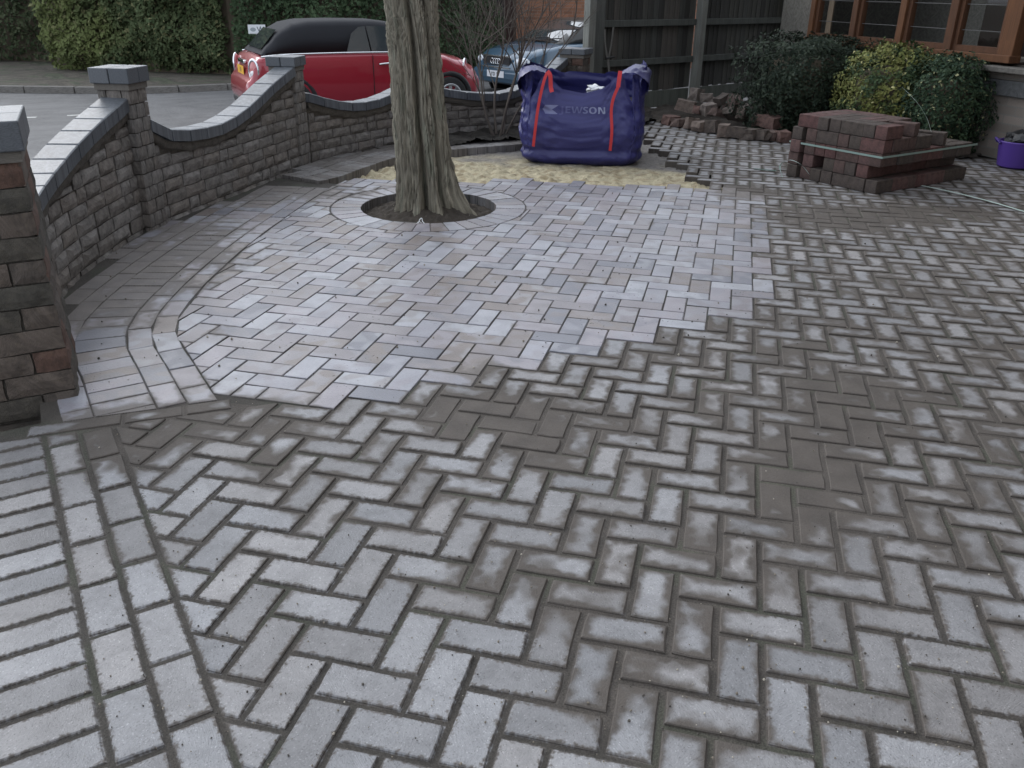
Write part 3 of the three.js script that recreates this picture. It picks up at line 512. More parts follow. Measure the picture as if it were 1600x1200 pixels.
hedge('hedge', 'tall very dark green hedge behind the red car and the tree', [[-9.45, 16.25], [-7.6, 17.2], [-5.9, 18.9], [-5.2, 20.5]], 1.5, -.42, 3.9, 30000, .09, (i, s, rr) => mix([.03, .058, .024], [.052, .085, .034], rr() * .8 + .2 * n2(s[6] * 1.3, s[7] * 1.3)), 43);
hedge('hedge', 'shadowed hedge set back at the far left end of the road', [[-21, 17.0], [-17.5, 17.4], [-14.2, 17.6]], 1.4, -.42, 3.4, 15000, .11, (i, s, rr) => mix([.03, .05, .018], [.055, .065, .028], rr()), 47);
// rounded clipped bush
function bush(name, label, x, v, y0, rx, ry, rz, turn, count, size, hue, seed, flat = .5) {
  const b = thing(name, label, 'bush', [x, y0, -v], turn), rr = mulberry(seed), spots = [];
  for (let i = 0; i < count; i++) {
    const u = rr() * 2 - 1, a = rr() * Math.PI * 2, q = Math.sqrt(1 - u * u), d = V(q * Math.cos(a), u, q * Math.sin(a)), e = Math.pow(Math.pow(Math.abs(d.x), 2 / flat) + Math.pow(Math.abs(d.y), 2 / flat) + Math.pow(Math.abs(d.z), 2 / flat), -flat / 2);
    const k = e * (1 + .13 * n3(d.x * 1.6 + seed, d.y * 1.6, d.z * 1.6) + .10 * n3(d.x * 4, d.y * 4, d.z * 4 + seed) + .05 * n3(d.x * 9, d.y * 9, d.z * 9 + seed)) * (1 - .4 * Math.pow(rr(), 2.4));
    const y = ry + d.y * k * ry; if (y < .015) continue; spots.push([d.x * k * rx, y, d.z * k * rz, d.x, d.y + .2, d.z]);
  }
  part('foliage', leafCloud(spots, size, hue, seed + 2), leafMat, b).userData.kind = 'stuff';
  const core = new THREE.SphereGeometry(1, 20, 14), p = core.attributes.position; for (let i = 0; i < p.count; i++) { const d = V(p.getX(i), p.getY(i), p.getZ(i)), e = Math.pow(Math.pow(Math.abs(d.x), 2 / flat) + Math.pow(Math.abs(d.y), 2 / flat) + Math.pow(Math.abs(d.z), 2 / flat), -flat / 2) * .66; p.setXYZ(i, d.x * e * rx, ry + d.y * e * ry * .95, d.z * e * rz); } core.computeVertexNormals();
  part('twig_core', core, twigCore, b);
  for (let i = 0; i < 7; i++) { const a = i * .9 + rr(), r = .3 * rr() + .08; part('stem', taperTube([[Math.cos(a) * r * rx, -.02, Math.sin(a) * r * rz], [Math.cos(a) * r * rx * 1.3, .2, Math.sin(a) * r * rz * 1.3], [Math.cos(a) * rx * .5, .5, Math.sin(a) * rz * .5]], [.014, .011, .006], 5, 6), twigMat, b); }
  return b;
}
bush('bush', 'dense dark green clipped bush below the bay window', 1.86, 8.85, 0, .80, .455, .46, .95, 24000, .038, (i, s, rr) => mix([.010, .022, .011], [.03, .045, .022], rr() * rr() * 1.2 + (rr() < .03 ? .8 : 0)), 61, .22);
bush('bush', 'golden variegated bush with yellow-green leaves beside the dark one', 2.52, 7.98, 0, .48, .45, .42, .95, 14000, .036, (i, s, rr) => { const gold = sstep(-.25, .35, n3(s[0] * 3.4, s[1] * 3.4, s[2] * 3.4) + (s[0] < .1 ? .12 : -.2)); return rr() < .04 ? [.38, .36, .16] : mix(mix([.02, .05, .02], [.05, .08, .025], rr()), mix([.115, .14, .03], [.19, .185, .05], rr()), gold); }, 67, .55);
bush('bush', 'deep green glossy bush with a few pale leaves against the house corner', 2.93, 7.6, 0, .38, .42, .34, .6, 11000, .036, (i, s, rr) => rr() < .04 ? [.34, .34, .18] : mix([.012, .036, .018], [.04, .07, .028], rr()), 71, .6);
// leafless shrub in the planting bed
{
  const sh = thing('leafless_shrub', 'leafless brown shrub with tangled twigs in the planting bed behind the tree', 'shrub', [-1.16, .05, -7.0]), rr = mulberry(81), stems = [], twigs = [];
  const grow = (p, d, len, r, depth) => {
    const pts = [p.toArray()], q = p.clone(), e = d.clone(), n = depth ? 3 : 4; for (let i = 0; i < n; i++) { e.add(V(rr() - .5, (rr() - .38) * .8, rr() - .5).multiplyScalar(.42)).normalize(); q.addScaledVector(e, len / n); pts.push(q.toArray()); }
    (depth ? twigs : stems).push(taperTube(pts, [r, r * .75, r * .5], depth ? 4 : 6, depth ? 5 : 9));
    if (depth < 3) { const k = depth ? 4 : 7; for (let i = 0; i < k; i++) { const t = .3 + .7 * rr(), a = Math.min(pts.length - 2, Math.floor(t * (pts.length - 1))), f = t * (pts.length - 1) - a, s = V(...pts[a]).lerp(V(...pts[a + 1]), f), nd = e.clone().add(V(rr() - .5, (rr() - .3) * 1.1, rr() - .5).multiplyScalar(1.7)).normalize(); grow(s, nd, len * (.45 + .25 * rr()), r * .46, depth + 1); } }
  };
  for (let i = 0; i < 6; i++) { const a = i / 6 * 6.283; grow(V(Math.cos(a) * .07, 0, Math.sin(a) * .06), V(Math.cos(a) * .35, 1, Math.sin(a) * .3).normalize(), R(.8, 1.35), R(.008, .014), 0); }
  const bark = std(lin(.095, .078, .066), .9); stems.forEach((g) => part('stem', g, bark, sh)); const t = part('twigs', twigs, bark, sh); t.userData.kind = 'stuff';
}
// ---------------------------------------------------------------- the tree
{
  const tr = thing('tree', 'old fluted tree trunk with grey stringy bark standing in a round pit', 'tree', [-.95, -.06, -4.26]);
  const segs = 220, rowsH = [0]; while (rowsH[rowsH.length - 1] < 5.2) { const h = rowsH[rowsH.length - 1]; rowsH.push(h + (h < 1.6 ? .018 : .06)); }
  const pos = [], uv = [], idx = [], cam = Math.atan2(1.311 + 4.26, 1.04 + .95), wrap = (a) => Math.atan2(Math.sin(a), Math.cos(a));
  rowsH.forEach((h, j) => {
    for (let i = 0; i <= segs; i++) {
      const th = i / segs * Math.PI * 2, tw = .12 * n2b(h * .9, 4) + .06 * n3(Math.cos(th) * 1.2, h * 1.3, Math.sin(th) * 1.2), d = wrap(th - cam + tw); // d > 0 lies to the left seen from the gate
      let r = .177 - .012 * clamp(h - .4, 0, 5) + .045 * Math.exp(-h * 5.5);
      const flute = (c, w, dep) => dep * Math.exp(-Math.pow(wrap(d - c) / w, 2));
      r -= flute(.06 + .10 * Math.sin(h * 1.7) - .07 * h, .10, .10 * sstep(3.2, .0, h * .7));
      r -= flute(-.66 + .1 * Math.sin(h * 2.1 + 1), .10, .07); r -= flute(.62 - .05 * h, .10, .012); r -= flute(1.5, .16, .04); r -= flute(-1.5 + .1 * h, .14, .05); r -= flute(2.5, .2, .05); r -= flute(-2.5, .2, .05);
      r += flute(-.28, .22, .016) + flute(-1.05, .20, .15 * Math.exp(-h * 4.6)) + flute(.95, .26, .055 * Math.exp(-h * 7)) + flute(.35, .2, .05 * Math.exp(-h * 12)) + flute(-.3, .2, .06 * Math.exp(-h * 9));
      r += flute(-.25, .2, .012 * Math.exp(-Math.pow((h - .55) / .12, 2)));
      const cx = Math.cos(th), sx = Math.sin(th);
      const ta = th + 1.6 * tw, ca = Math.cos(ta), sa = Math.sin(ta), ridge = (f, k) => 1 - 2 * Math.abs(n3(ca * f, h * k, sa * f));
      r += .010 * n3(ca * 3.2, h * 1.3, sa * 3.2) + .004 * ridge(4.2, .8) + .0075 * ridge(10, 2.4) + .005 * ridge(24, 5) + .0025 * n3(ca * 40, h * 14, sa * 40) + .005 * n3(ca * 5, h * 7, sa * 5) - .016 * sstep(.72, .98, ridge(5.5, .75)) - .010 * sstep(.7, .98, ridge(12, 1.5)) - .006 * sstep(.5, .9, n3(ca * 9, h * 12, sa * 9));
      const lx = -.055 * h, lz = -.008 * h; pos.push(lx + cx * r, h, lz + sx * r); uv.push(i / segs * 1.2, h);
    }
    if (j) for (let i = 0; i < segs; i++) { const a = (j - 1) * (segs + 1) + i, b = a + segs + 1; idx.push(a, b, a + 1, b, b + 1, a + 1); }
  });
  const g = new THREE.BufferGeometry(); g.setAttribute('position', new THREE.Float32BufferAttribute(pos, 3)); g.setAttribute('uv', new THREE.Float32BufferAttribute(uv, 2)); g.setIndex(idx); g.computeVertexNormals();
  const barkH = texture(1024, 512, (x, y) => { const u = x / 1024, v = y / 512, a = torus(u, v * .0 + u * 0, 60, 21), s = .5 + .25 * n3(Math.cos(u * 6.2832) * 14, Math.sin(u * 6.2832) * 14, v * 5) + .2 * n3(Math.cos(u * 6.2832) * 34, Math.sin(u * 6.2832) * 34, v * 10) + .12 * (rnd() - .5) + .03 * a; return [s, s, s]; }, { srgb: false });
  const bark = new THREE.MeshStandardMaterial({ roughness: .93, bumpMap: withRepeat(barkH, 1 / 1.2, .8), bumpScale: .010,
    map: withRepeat(texture(1024, 512, (x, y) => { const u = x / 1024, v = y / 512, s = .9 + .32 * n3(Math.cos(u * 6.2832) * 14, Math.sin(u * 6.2832) * 14, v * 5) + .22 * n3(Math.cos(u * 6.2832) * 30 + 5, Math.sin(u * 6.2832) * 30, v * 9) + .18 * (rnd() - .5), m = sstep(.2, .8, n3(Math.cos(u * 6.2832) * 3, Math.sin(u * 6.2832) * 3, v * 3 + 8)), w = sstep(.15, .6, n3(Math.cos(u * 6.2832) * 5 + 3, Math.sin(u * 6.2832) * 5, v * 2)); return [(.215 - .03 * m + .07 * w) * s, (.195 - .014 * m + .062 * w) * s, (.15 - .012 * m + .05 * w) * s]; }), 1 / 1.2, .8) });
  part('trunk', g, bark, tr);
  const leafSpots = [], rr = mulberry(93);
  for (let i = 0; i < 11; i++) {
    const a = i * 2.4, h = 3.6 + i * .33, L = 1.7 - i * .07, x0 = -.055 * Math.min(h, 5.1), p = [[x0, Math.min(h, 5.1), 0], [x0 + Math.cos(a) * L * .4, h + .3, Math.sin(a) * L * .4], [x0 + Math.cos(a) * L, h + .75, Math.sin(a) * L]];
    part('limb', taperTube(p, [.05, .035, .012], 7, 10), bark, tr);
    for (let k = 0; k < 620; k++) { const t = .3 + .7 * rr(), q = .5 * Math.cbrt(rr()), u = rr() * 6.283, w = rr() * 2 - 1, s = Math.sqrt(1 - w * w); leafSpots.push([lerp(p[0][0], p[2][0], t) + q * s * Math.cos(u), lerp(p[1][1], p[2][1], t) + q * w * .7, lerp(0, p[2][2], t) + q * s * Math.sin(u), s * Math.cos(u), w + .3, s * Math.sin(u)]); }
  }
  part('crown', leafCloud(leafSpots, .11, (i, s, r2) => mix([.025, .045, .02], [.05, .075, .03], r2()), 95), matteLeaf, tr);
}
// ---------------------------------------------------------------- close-board fence
const woodTex = texture(512, 512, (x, y) => { const u = x / 512, v = y / 512, s = .8 + .2 * n3(Math.cos(u * 6.2832) * 12, Math.sin(u * 6.2832) * 12, v * 2.5) + .14 * n3(Math.cos(u * 6.2832) * 30, Math.sin(u * 6.2832) * 30, v * 5) + .12 * (rnd() - .5) + .1 * torus(u, v, 4, 25); return [s, s, s]; });
function uvMetres(g, k = 1) { // box-style uv in metres from position and normal
  const p = g.attributes.position, n = g.attributes.normal, u = new Float32Array(p.count * 2);
  for (let i = 0; i < p.count; i++) { const ax = Math.abs(n.getX(i)), ay = Math.abs(n.getY(i)), az = Math.abs(n.getZ(i)); const [a, b] = ay > ax && ay > az ? [p.getX(i), p.getZ(i)] : ax > az ? [p.getZ(i), p.getY(i)] : [p.getX(i), p.getY(i)]; u[i * 2] = a * k; u[i * 2 + 1] = b * k; }
  g.setAttribute('uv', new THREE.BufferAttribute(u, 2)); return g;
}
const mbox = (...a) => uvMetres(box(...a));
const wood = (r, g, b, rep = 1.6) => std(lin(r, g, b), .9, { map: withRepeat(woodTex, rep, rep * .5), bumpMap: withRepeat(woodTex, rep, rep * .5), bumpScale: .003 });
{
  const a = [-.663, 9.092], b = [.512, 10.694], dx = b[0] - a[0], dv = b[1] - a[1], L = Math.hypot(dx, dv), turn = Math.atan2(dv, dx);
  const f = thing('fence', 'dark weathered close-board timber fence with paler posts behind the bulk bag', 'fence', [a[0], 0, -a[1]], turn);
  const boards = [wood(.085, .084, .074), wood(.062, .061, .055), wood(.105, .095, .083), wood(.075, .077, .07), wood(.045, .044, .04)], post = wood(.24, .245, .22), rail = wood(.095, .102, .092), gravel = wood(.13, .14, .12);
  const bg = [0, 1, 2].map((k) => { const g = mbox(.118, 1.72, .02); const p = g.attributes.position; for (let i = 0; i < p.count; i++) if (p.getX(i) > 0) p.setZ(i, p.getZ(i) * .4 - .003); g.computeVertexNormals(); g.attributes.uv.array.forEach((_, i, arr) => { if (i % 2 === 0) arr[i] += k * .31; }); return g; });
  for (let k = 0; k < 3; k++) {
    const x0 = k * L, n = 19;
    for (let i = 0; i < n; i++) { const m = part('board', bg[i % 3], boards[Math.floor(rnd() * 5)], f); m.position.set(x0 + .08 + (i + .5) * (L - .12) / n, .205 + .86 + R(-.012, .012), -.05 + R(-.003, .003)); m.rotation.z = R(-.006, .006); }
    for (const y of [.56, 1.0, 1.55]) part('rail', mbox(L - .13, .075, .055, x0 + L / 2, y, -.012, .006), rail, f);
    part('gravel_board', mbox(L - .135, .20, .035, x0 + L / 2, .102, -.03, .004), gravel, f);
  }
  for (let k = 0; k < 4; k++) part('post', mbox(.105, 2.05, .1, k * L, .95, .03, .008), post, f);
  // low darker end board nailed to the first post
  part('end_board', mbox(.15, 1.9, .022, .14, 1.06, .05, .003), wood(.12, .125, .115), f);
  // garden fork leaning on it
  const t = thing('garden_fork', 'old garden fork with split handle leaning on the fence beside the end post', 'fork', [a[0] + dx / L * .26 + .06, 0, -a[1] - dv / L * .26 + .12], turn), mt = std(lin(.10, .095, .085), .7), iron = std(lin(.05, .05, .05), .6, { metalness: .5 });
  part('shaft', taperTube([[.02, .05, .2], [.0, .45, .08], [-.01, .62, .05]], [.016, .015, .015], 7, 8), mt, t);
  part('handle_arm', taperTube([[-.01, .6, .05], [-.05, .8, .03], [-.06, .95, .02]], [.014, .011, .012], 6, 8), mt, t);
  part('handle_arm', taperTube([[-.01, .6, .05], [.05, .8, .03], [.08, .97, .02]], [.014, .011, .012], 6, 8), mt, t);
  part('crossbar', taperTube([[-.05, .64, .05], [.0, .645, .05], [.09, .65, .05]], [.012, .013, .012], 6, 6), iron, t);
  for (let i = 0; i < 4; i++) part('tine', taperTube([[-.06 + i * .045, .1, .18], [-.07 + i * .05, .03, .21], [-.07 + i * .05, .0, .22]], [.008, .006, .003], 5, 5), iron, t);
}
// ---------------------------------------------------------------- the house with the bay window
const facadeA = V(1.80, 0, -10.2), facadeB = V(3.50, 0, -7.31);
{
  const turn = -Math.atan2(facadeB.z - facadeA.z, facadeB.x - facadeA.x), len = facadeA.distanceTo(facadeB);
  const h = thing('house', 'brown brick house with timber framed bay window behind the bushes', 'house', [facadeA.x, 0, facadeA.z], turn);
  h.updateMatrixWorld(true);
  const dirF = facadeB.clone().sub(facadeA).normalize(), nor = V(dirF.z, 0, -dirF.x);
  const onFacade = (px, py) => { const d = V((px - 800) / 1321.3, -(py - 600) / 1321.3, -1).applyEuler(camera.rotation), t = facadeA.clone().sub(camera.position).dot(nor) / d.dot(nor), p = camera.position.clone().addScaledVector(d, t).sub(facadeA); return [p.dot(dirF), p.y]; };
  const brickTile = texture(512, 512, (x, y) => { // far, dim wall: too small and dark to tell its bricks apart one by one
    const cw = 512 / 4, ch = 512 / 12, r = Math.floor(y / ch), xo = (x + (r % 2) * cw / 2) % 512, c = Math.floor(xo / cw), m = (xo % cw) < 5 || (y % ch) < 6, t = .85 + .3 * ((Math.sin(r * 91.7 + c * 37.3) * 43758.5) % 1 + 1) % 1 * .8 + .12 * (rnd() - .5); return m ? [.20, .19, .17] : [.205 * t, .175 * t, .15 * t]; }, { repeat: 1.1 });
  const wall = std(lin(1, 1, 1), .92, { map: brickTile, bumpMap: withRepeat(grainTile, 3), bumpScale: .003 }), buff = std(lin(.20, .19, .165), .92, { map: withRepeat(toneTile, 3), bumpMap: withRepeat(grainTile, 4), bumpScale: .006 });
  const timber = wood(.125, .05, .018, 2), timberDark = wood(.095, .038, .015, 2), stone = std(lin(.14, .132, .12), .8, { map: withRepeat(toneTile, 2) }), lead = std(lin(.12, .125, .13), .5, { map: withRepeat(toneTile, 3) });
  const sills = [[1266, 60], [1331, 65], [1404, 70], [1482, 76], [1572, 89]].map(([x, y]) => onFacade(x, y)), sillY = .85;
  const s0 = sills[0][0], s4 = sills[4][0];
  // walls: left pier, below and above the window, right return, upper floor, back
  part('wall', mbox(s0 + .62, 5.4, .25, (s0 - .62) / 2 - .05, 2.7, -.2), buff, h);
  part('wall', mbox(len - s0 + .3, sillY - .06, .25, (s0 + len) / 2 + .1, (sillY - .06) / 2, -.14), wall, h);
  part('wall', mbox(len - s0 + .3, 3.0, .25, (s0 + len) / 2 + .1, 3.85, -.2), wall, h);
  part('wall', mbox(.25, 5.4, 5.0, -.55, 2.7, -2.9), buff, h);
  const ret = part('wall', mbox(5.2, 5.4, .25, 2.6, 2.7, -.125), wall, h); ret.position.set(len + .26, 0, -.02); ret.rotation.y = .4;
  { // long flank of the house beside the drive, outside the picture on the right: it keeps the sky off that side
    const flank = part('wall', mbox(9.4, 5.4, .25, 0, 2.7, 0), wall, h), c = h.worldToLocal(V(3.22, 0, -1.95)); flank.position.set(c.x, 0, c.z); flank.rotation.y = -turn - 1.688; }
  part('roof', mbox(9.5, .12, 5.6, 3.4, 5.5, -2.2), std(lin(.10, .075, .06), .9), h);
  // room behind the glass
  part('room_wall', mbox(len + .2, 3.0, .06, len / 2 + .1, 1.5, -2.6), std(lin(.10, .07, .06), .9), h);
  part('room_floor', mbox(len + .2, .05, 2.4, len / 2 + .1, .35, -1.4), std(lin(.05, .04, .035), .9), h);
  part('room_side', mbox(.06, 3.0, 2.4, len + .2, 1.5, -1.4), std(lin(.08, .06, .05), .9), h);
  const glass = new THREE.MeshPhysicalMaterial({ color: lin(.9, .92, .92), transmission: 1, roughness: .03, thickness: 0, ior: 1.5 });
  const topY = 2.35, widths = [.085, .085, .085, .09, .17];
  sills.forEach((s, i) => { const post = part('window_post', mbox(widths[i], topY - sillY + .06, .10, s[0], (topY + sillY) / 2 + .02, -.02, .008), i % 2 ? timberDark : timber, h); void post; });
  part('window_rail', mbox(s4 - s0 + .2, .065, .13, (s0 + s4) / 2, sillY - .005, -.005, .008), timber, h);
  part('window_rail', mbox(s4 - s0 + .2, .12, .13, (s0 + s4) / 2, topY + .05, -.005, .008), timber, h);
  const bar = std(lin(.07, .07, .07), .5);
  for (let i = 0; i < 4; i++) {
    const a = sills[i][0] + widths[i] / 2, b = sills[i + 1][0] - widths[i + 1] / 2, w = b - a, fr = part('casement', [mbox(w, .05, .06, (a + b) / 2, sillY + .055, -.03), mbox(.045, topY - sillY - .06, .06, a + .022, (topY + sillY) / 2, -.032), mbox(.045, topY - sillY - .06, .06, b - .022, (topY + sillY) / 2, -.032)], timberDark, h);
    const pane = new THREE.PlaneGeometry(w - .09, topY - sillY - .1); pane.translate((a + b) / 2, (topY + sillY) / 2, -.035); part('pane', pane, glass, h); void fr;
    for (const y of [1.06, 1.28, 1.5, 1.72, 1.94]) part('lead_bar', mbox(w - .09, .006, .006, (a + b) / 2, y, -.03), bar, h);
  }
  part('curtain', (() => { const g = new THREE.PlaneGeometry(.10, 1.5, 12, 1), p = g.attributes.position; for (let i = 0; i < p.count; i++) p.setZ(i, .012 * Math.sin(p.getX(i) * 160)); g.computeVertexNormals(); g.translate(sills[1][0] - .10, 1.62, -.10); return g; })(), std(lin(.62, .63, .66), .9, { side: THREE.DoubleSide }), h);
  part('curtain', (() => { const g = new THREE.PlaneGeometry(.12, 1.5, 12, 1), p = g.attributes.position; for (let i = 0; i < p.count; i++) p.setZ(i, .015 * Math.sin(p.getX(i) * 130)); g.computeVertexNormals(); g.translate(sills[0][0] + .15, 1.66, -.12); return g; })(), std(lin(.32, .24, .17), .9, { side: THREE.DoubleSide }), h);
  part('window_board', mbox(s4 - s0, .03, .3, (s0 + s4) / 2, sillY - .02, -.25), std(lin(.35, .33, .3), .6), h);
  part('sill_stone', mbox(s4 - s0 + .55, .05, .2, (s0 + s4) / 2 + .12, sillY - .085, .03, .01), stone, h);
  part('sill_flashing', mbox(s4 - s0 + .5, .13, .05, (s0 + s4) / 2 + .1, sillY - .24, .012, .006), lead, h);
}
// ---------------------------------------------------------------- brick house over the road
{
  const h = thing('house', 'orange brick house wall beyond the parked cars', 'house', [-6.2, -.6, -22.0], .18);
  const tile = texture(512, 512, (x, y) => { const cw = 512 / 4, ch = 512 / 12, r = Math.floor(y / ch), xo = (x + (r % 2) * cw / 2) % 512, c = Math.floor(xo / cw), m = (xo % cw) < 5 || (y % ch) < 6, t = .8 + .5 * (((Math.sin(r * 51.3 + c * 77.9) * 43758.5) % 1 + 1) % 1) + .1 * (rnd() - .5); return m ? [.22, .17, .14] : [.235 * t, .108 * t, .062 * t]; }, { repeat: 1.1 });
  const brick = std(lin(1, 1, 1), .9, { map: tile }), trim = std(lin(.35, .33, .30), .8), dark = std(lin(.02, .02, .022), .3), door = std(lin(.045, .02, .018), .5);
  part('wall', mbox(1.35, 5.6, .3, -.3, 2.8, 0), brick, h); part('wall', mbox(9.0, 5.6, .3, 6.0, 2.8, 0), brick, h); part('wall', mbox(1.2, 3.2, .3, .94, 4.0, 0), brick, h);
  const d = part('door', mbox(1.0, 2.3, .06, .94, 1.2, -.1), door, h); part('door_pane', mbox(.5, .8, .02, 0, 0, .04), dark, d).position.set(.94, 1.6, -.1);
  part('door_frame', [mbox(.08, 2.45, .12, .42, 1.22, .0), mbox(.08, 2.45, .12, 1.46, 1.22, .0), mbox(1.12, .09, .12, .94, 2.42, 0)], std(lin(.10, .07, .055), .7), h);
  for (const x of [4.2, 7.6]) { const w = part('window', mbox(1.5, 1.3, .08, x, 3.9, .14), dark, h); part('window_frame', [mbox(1.62, .08, .12, x, 4.58, .15), mbox(1.62, .1, .16, x, 3.22, .16), mbox(.07, 1.3, .1, x, 3.9, .16), mbox(.07, 1.36, .12, x - .77, 3.9, .15), mbox(.07, 1.36, .12, x + .77, 3.9, .15)], trim, w); }
  part('roof', mbox(12.4, .16, 7.4, 5, 5.75, -3.2), std(lin(.09, .06, .05), .9), h);
  part('gable_wall', mbox(.3, 5.6, 6.5, -.85, 2.8, -3.3), brick, h);
}
// ---------------------------------------------------------------- cars: x forward, y up, z to the car's right; wheels on y = 0
function loft(rings, close = true) { // rings: arrays of [x, y, z], equal counts
  const n = rings[0].length, pos = [], idx = []; for (const r of rings) for (const p of r) pos.push(...p);
  for (let i = 0; i < rings.length - 1; i++) for (let k = 0; k < n - (close ? 0 : 1); k++) { const a = i * n + k, b = i * n + (k + 1) % n; idx.push(a, b, a + n, b, b + n, a + n); }
  if (close) for (const [r, s] of [[0, 1], [rings.length - 1, -1]]) { const c = pos.length / 3, m = [0, 1, 2].map((q) => rings[r].reduce((t, p) => t + p[q], 0) / n); pos.push(...m); for (let k = 0; k < n; k++) { const a = r * n + k, b = r * n + (k + 1) % n; s > 0 ? idx.push(c, b, a) : idx.push(c, a, b); } }
  const g = new THREE.BufferGeometry(); g.setAttribute('position', new THREE.Float32BufferAttribute(pos, 3)); g.setIndex(idx); g.computeVertexNormals(); g.setAttribute('uv', new THREE.Float32BufferAttribute(new Float32Array(pos.length / 3 * 2), 2)); return g;
}
const interp = (tab, x) => { let i = 0; while (i < tab.length - 2 && x > tab[i + 1][0]) i++; const a = tab[i], b = tab[i + 1], t = clamp((x - a[0]) / (b[0] - a[0])), s = t * t * (3 - 2 * t); return a.slice(1).map((v, k) => lerp(v, b[k + 1], lerp(t, s, .6))); };
// table rows: x, half width, sill y, belt y, top y at the middle, inward slope of the top edge
function carShell(table, x0, x1, n = 44) {
  const rings = [];
  for (let i = 0; i <= n; i++) {
    const e = i / n, x = lerp(x0, x1, .55 * e + .45 * (.5 - .5 * Math.cos(e * Math.PI))), [w, ys, yb, yt, tw] = interp(table, x), half = [[ys, .0], [ys, w * .9], [ys + .06, w * .975], [ys + (yb - ys) * .45, w], [ys + (yb - ys) * .75, w * .992], [yb - .035, w * .965], [yb, w * .935], [lerp(yb, yt, .6), w * tw], [yt, w * tw * .62], [yt + .012, 0]];
    const ring = half.map(([y, z]) => [x, y, z]); for (let k = half.length - 2; k > 0; k--) ring.push([x, half[k][0], -half[k][1]]); rings.push(ring);
  }
  return loft(rings);
}
function wheel(car, x, z, r, mats) {
  const w = new THREE.Group(); w.name = 'wheel'; w.position.set(x, r, z); car.add(w); const s = Math.sign(z);
  const prof = [[.55, -.1], [.86, -.1], [.97, -.075], [1, 0], [.97, .075], [.86, .1], [.55, .1]].map(([a, b]) => new THREE.Vector2(a * r, b * 1)), ty = new THREE.LatheGeometry(prof, 28); ty.rotateX(Math.PI / 2); part('tyre', ty, mats.rubber, w);
  const rim = [new THREE.TorusGeometry(r * .6, .022, 6, 28)]; rim[0].translate(0, 0, s * .085); const disc = new THREE.CylinderGeometry(r * .6, r * .6, .03, 24); disc.rotateX(Math.PI / 2); disc.translate(0, 0, s * .03); rim.push(disc);
  for (let k = 0; k < 5; k++) { const b = box(.05, r * .6, .03, 0, r * .3, s * .08); b.rotateZ(k * 1.2566); rim.push(b); } part('rim', rim, mats.alloy, w);
}
const carMats = { rubber: std(lin(.018, .018, .018), .85), alloy: std(lin(.55, .56, .58), .35, { metalness: .8 }), black: std(lin(.012, .012, .014), .55), chrome: std(lin(.75, .76, .78), .16, { metalness: 1 }),
  glass: new THREE.MeshPhysicalMaterial({ color: lin(.045, .055, .06), roughness: .04, ior: 1.75, specularIntensity: 1, clearcoat: 1, clearcoatRoughness: .02 }) };
const paint = (r, g, b) => new THREE.MeshPhysicalMaterial({ color: lin(r, g, b), roughness: .38, metalness: .15, clearcoat: 1, clearcoatRoughness: .06 });
function plateTexture(bg, text) { const c = document.createElement('canvas'); c.width = 256; c.height = 64; const x = c.getContext('2d'); x.fillStyle = bg; x.fillRect(0, 0, 256, 64); x.fillStyle = '#15161a'; x.font = 'bold 50px sans-serif'; x.textAlign = 'center'; x.textBaseline = 'middle'; x.fillText(text, 128, 34); const t = new THREE.CanvasTexture(c); t.colorSpace = THREE.SRGBColorSpace; return t; }
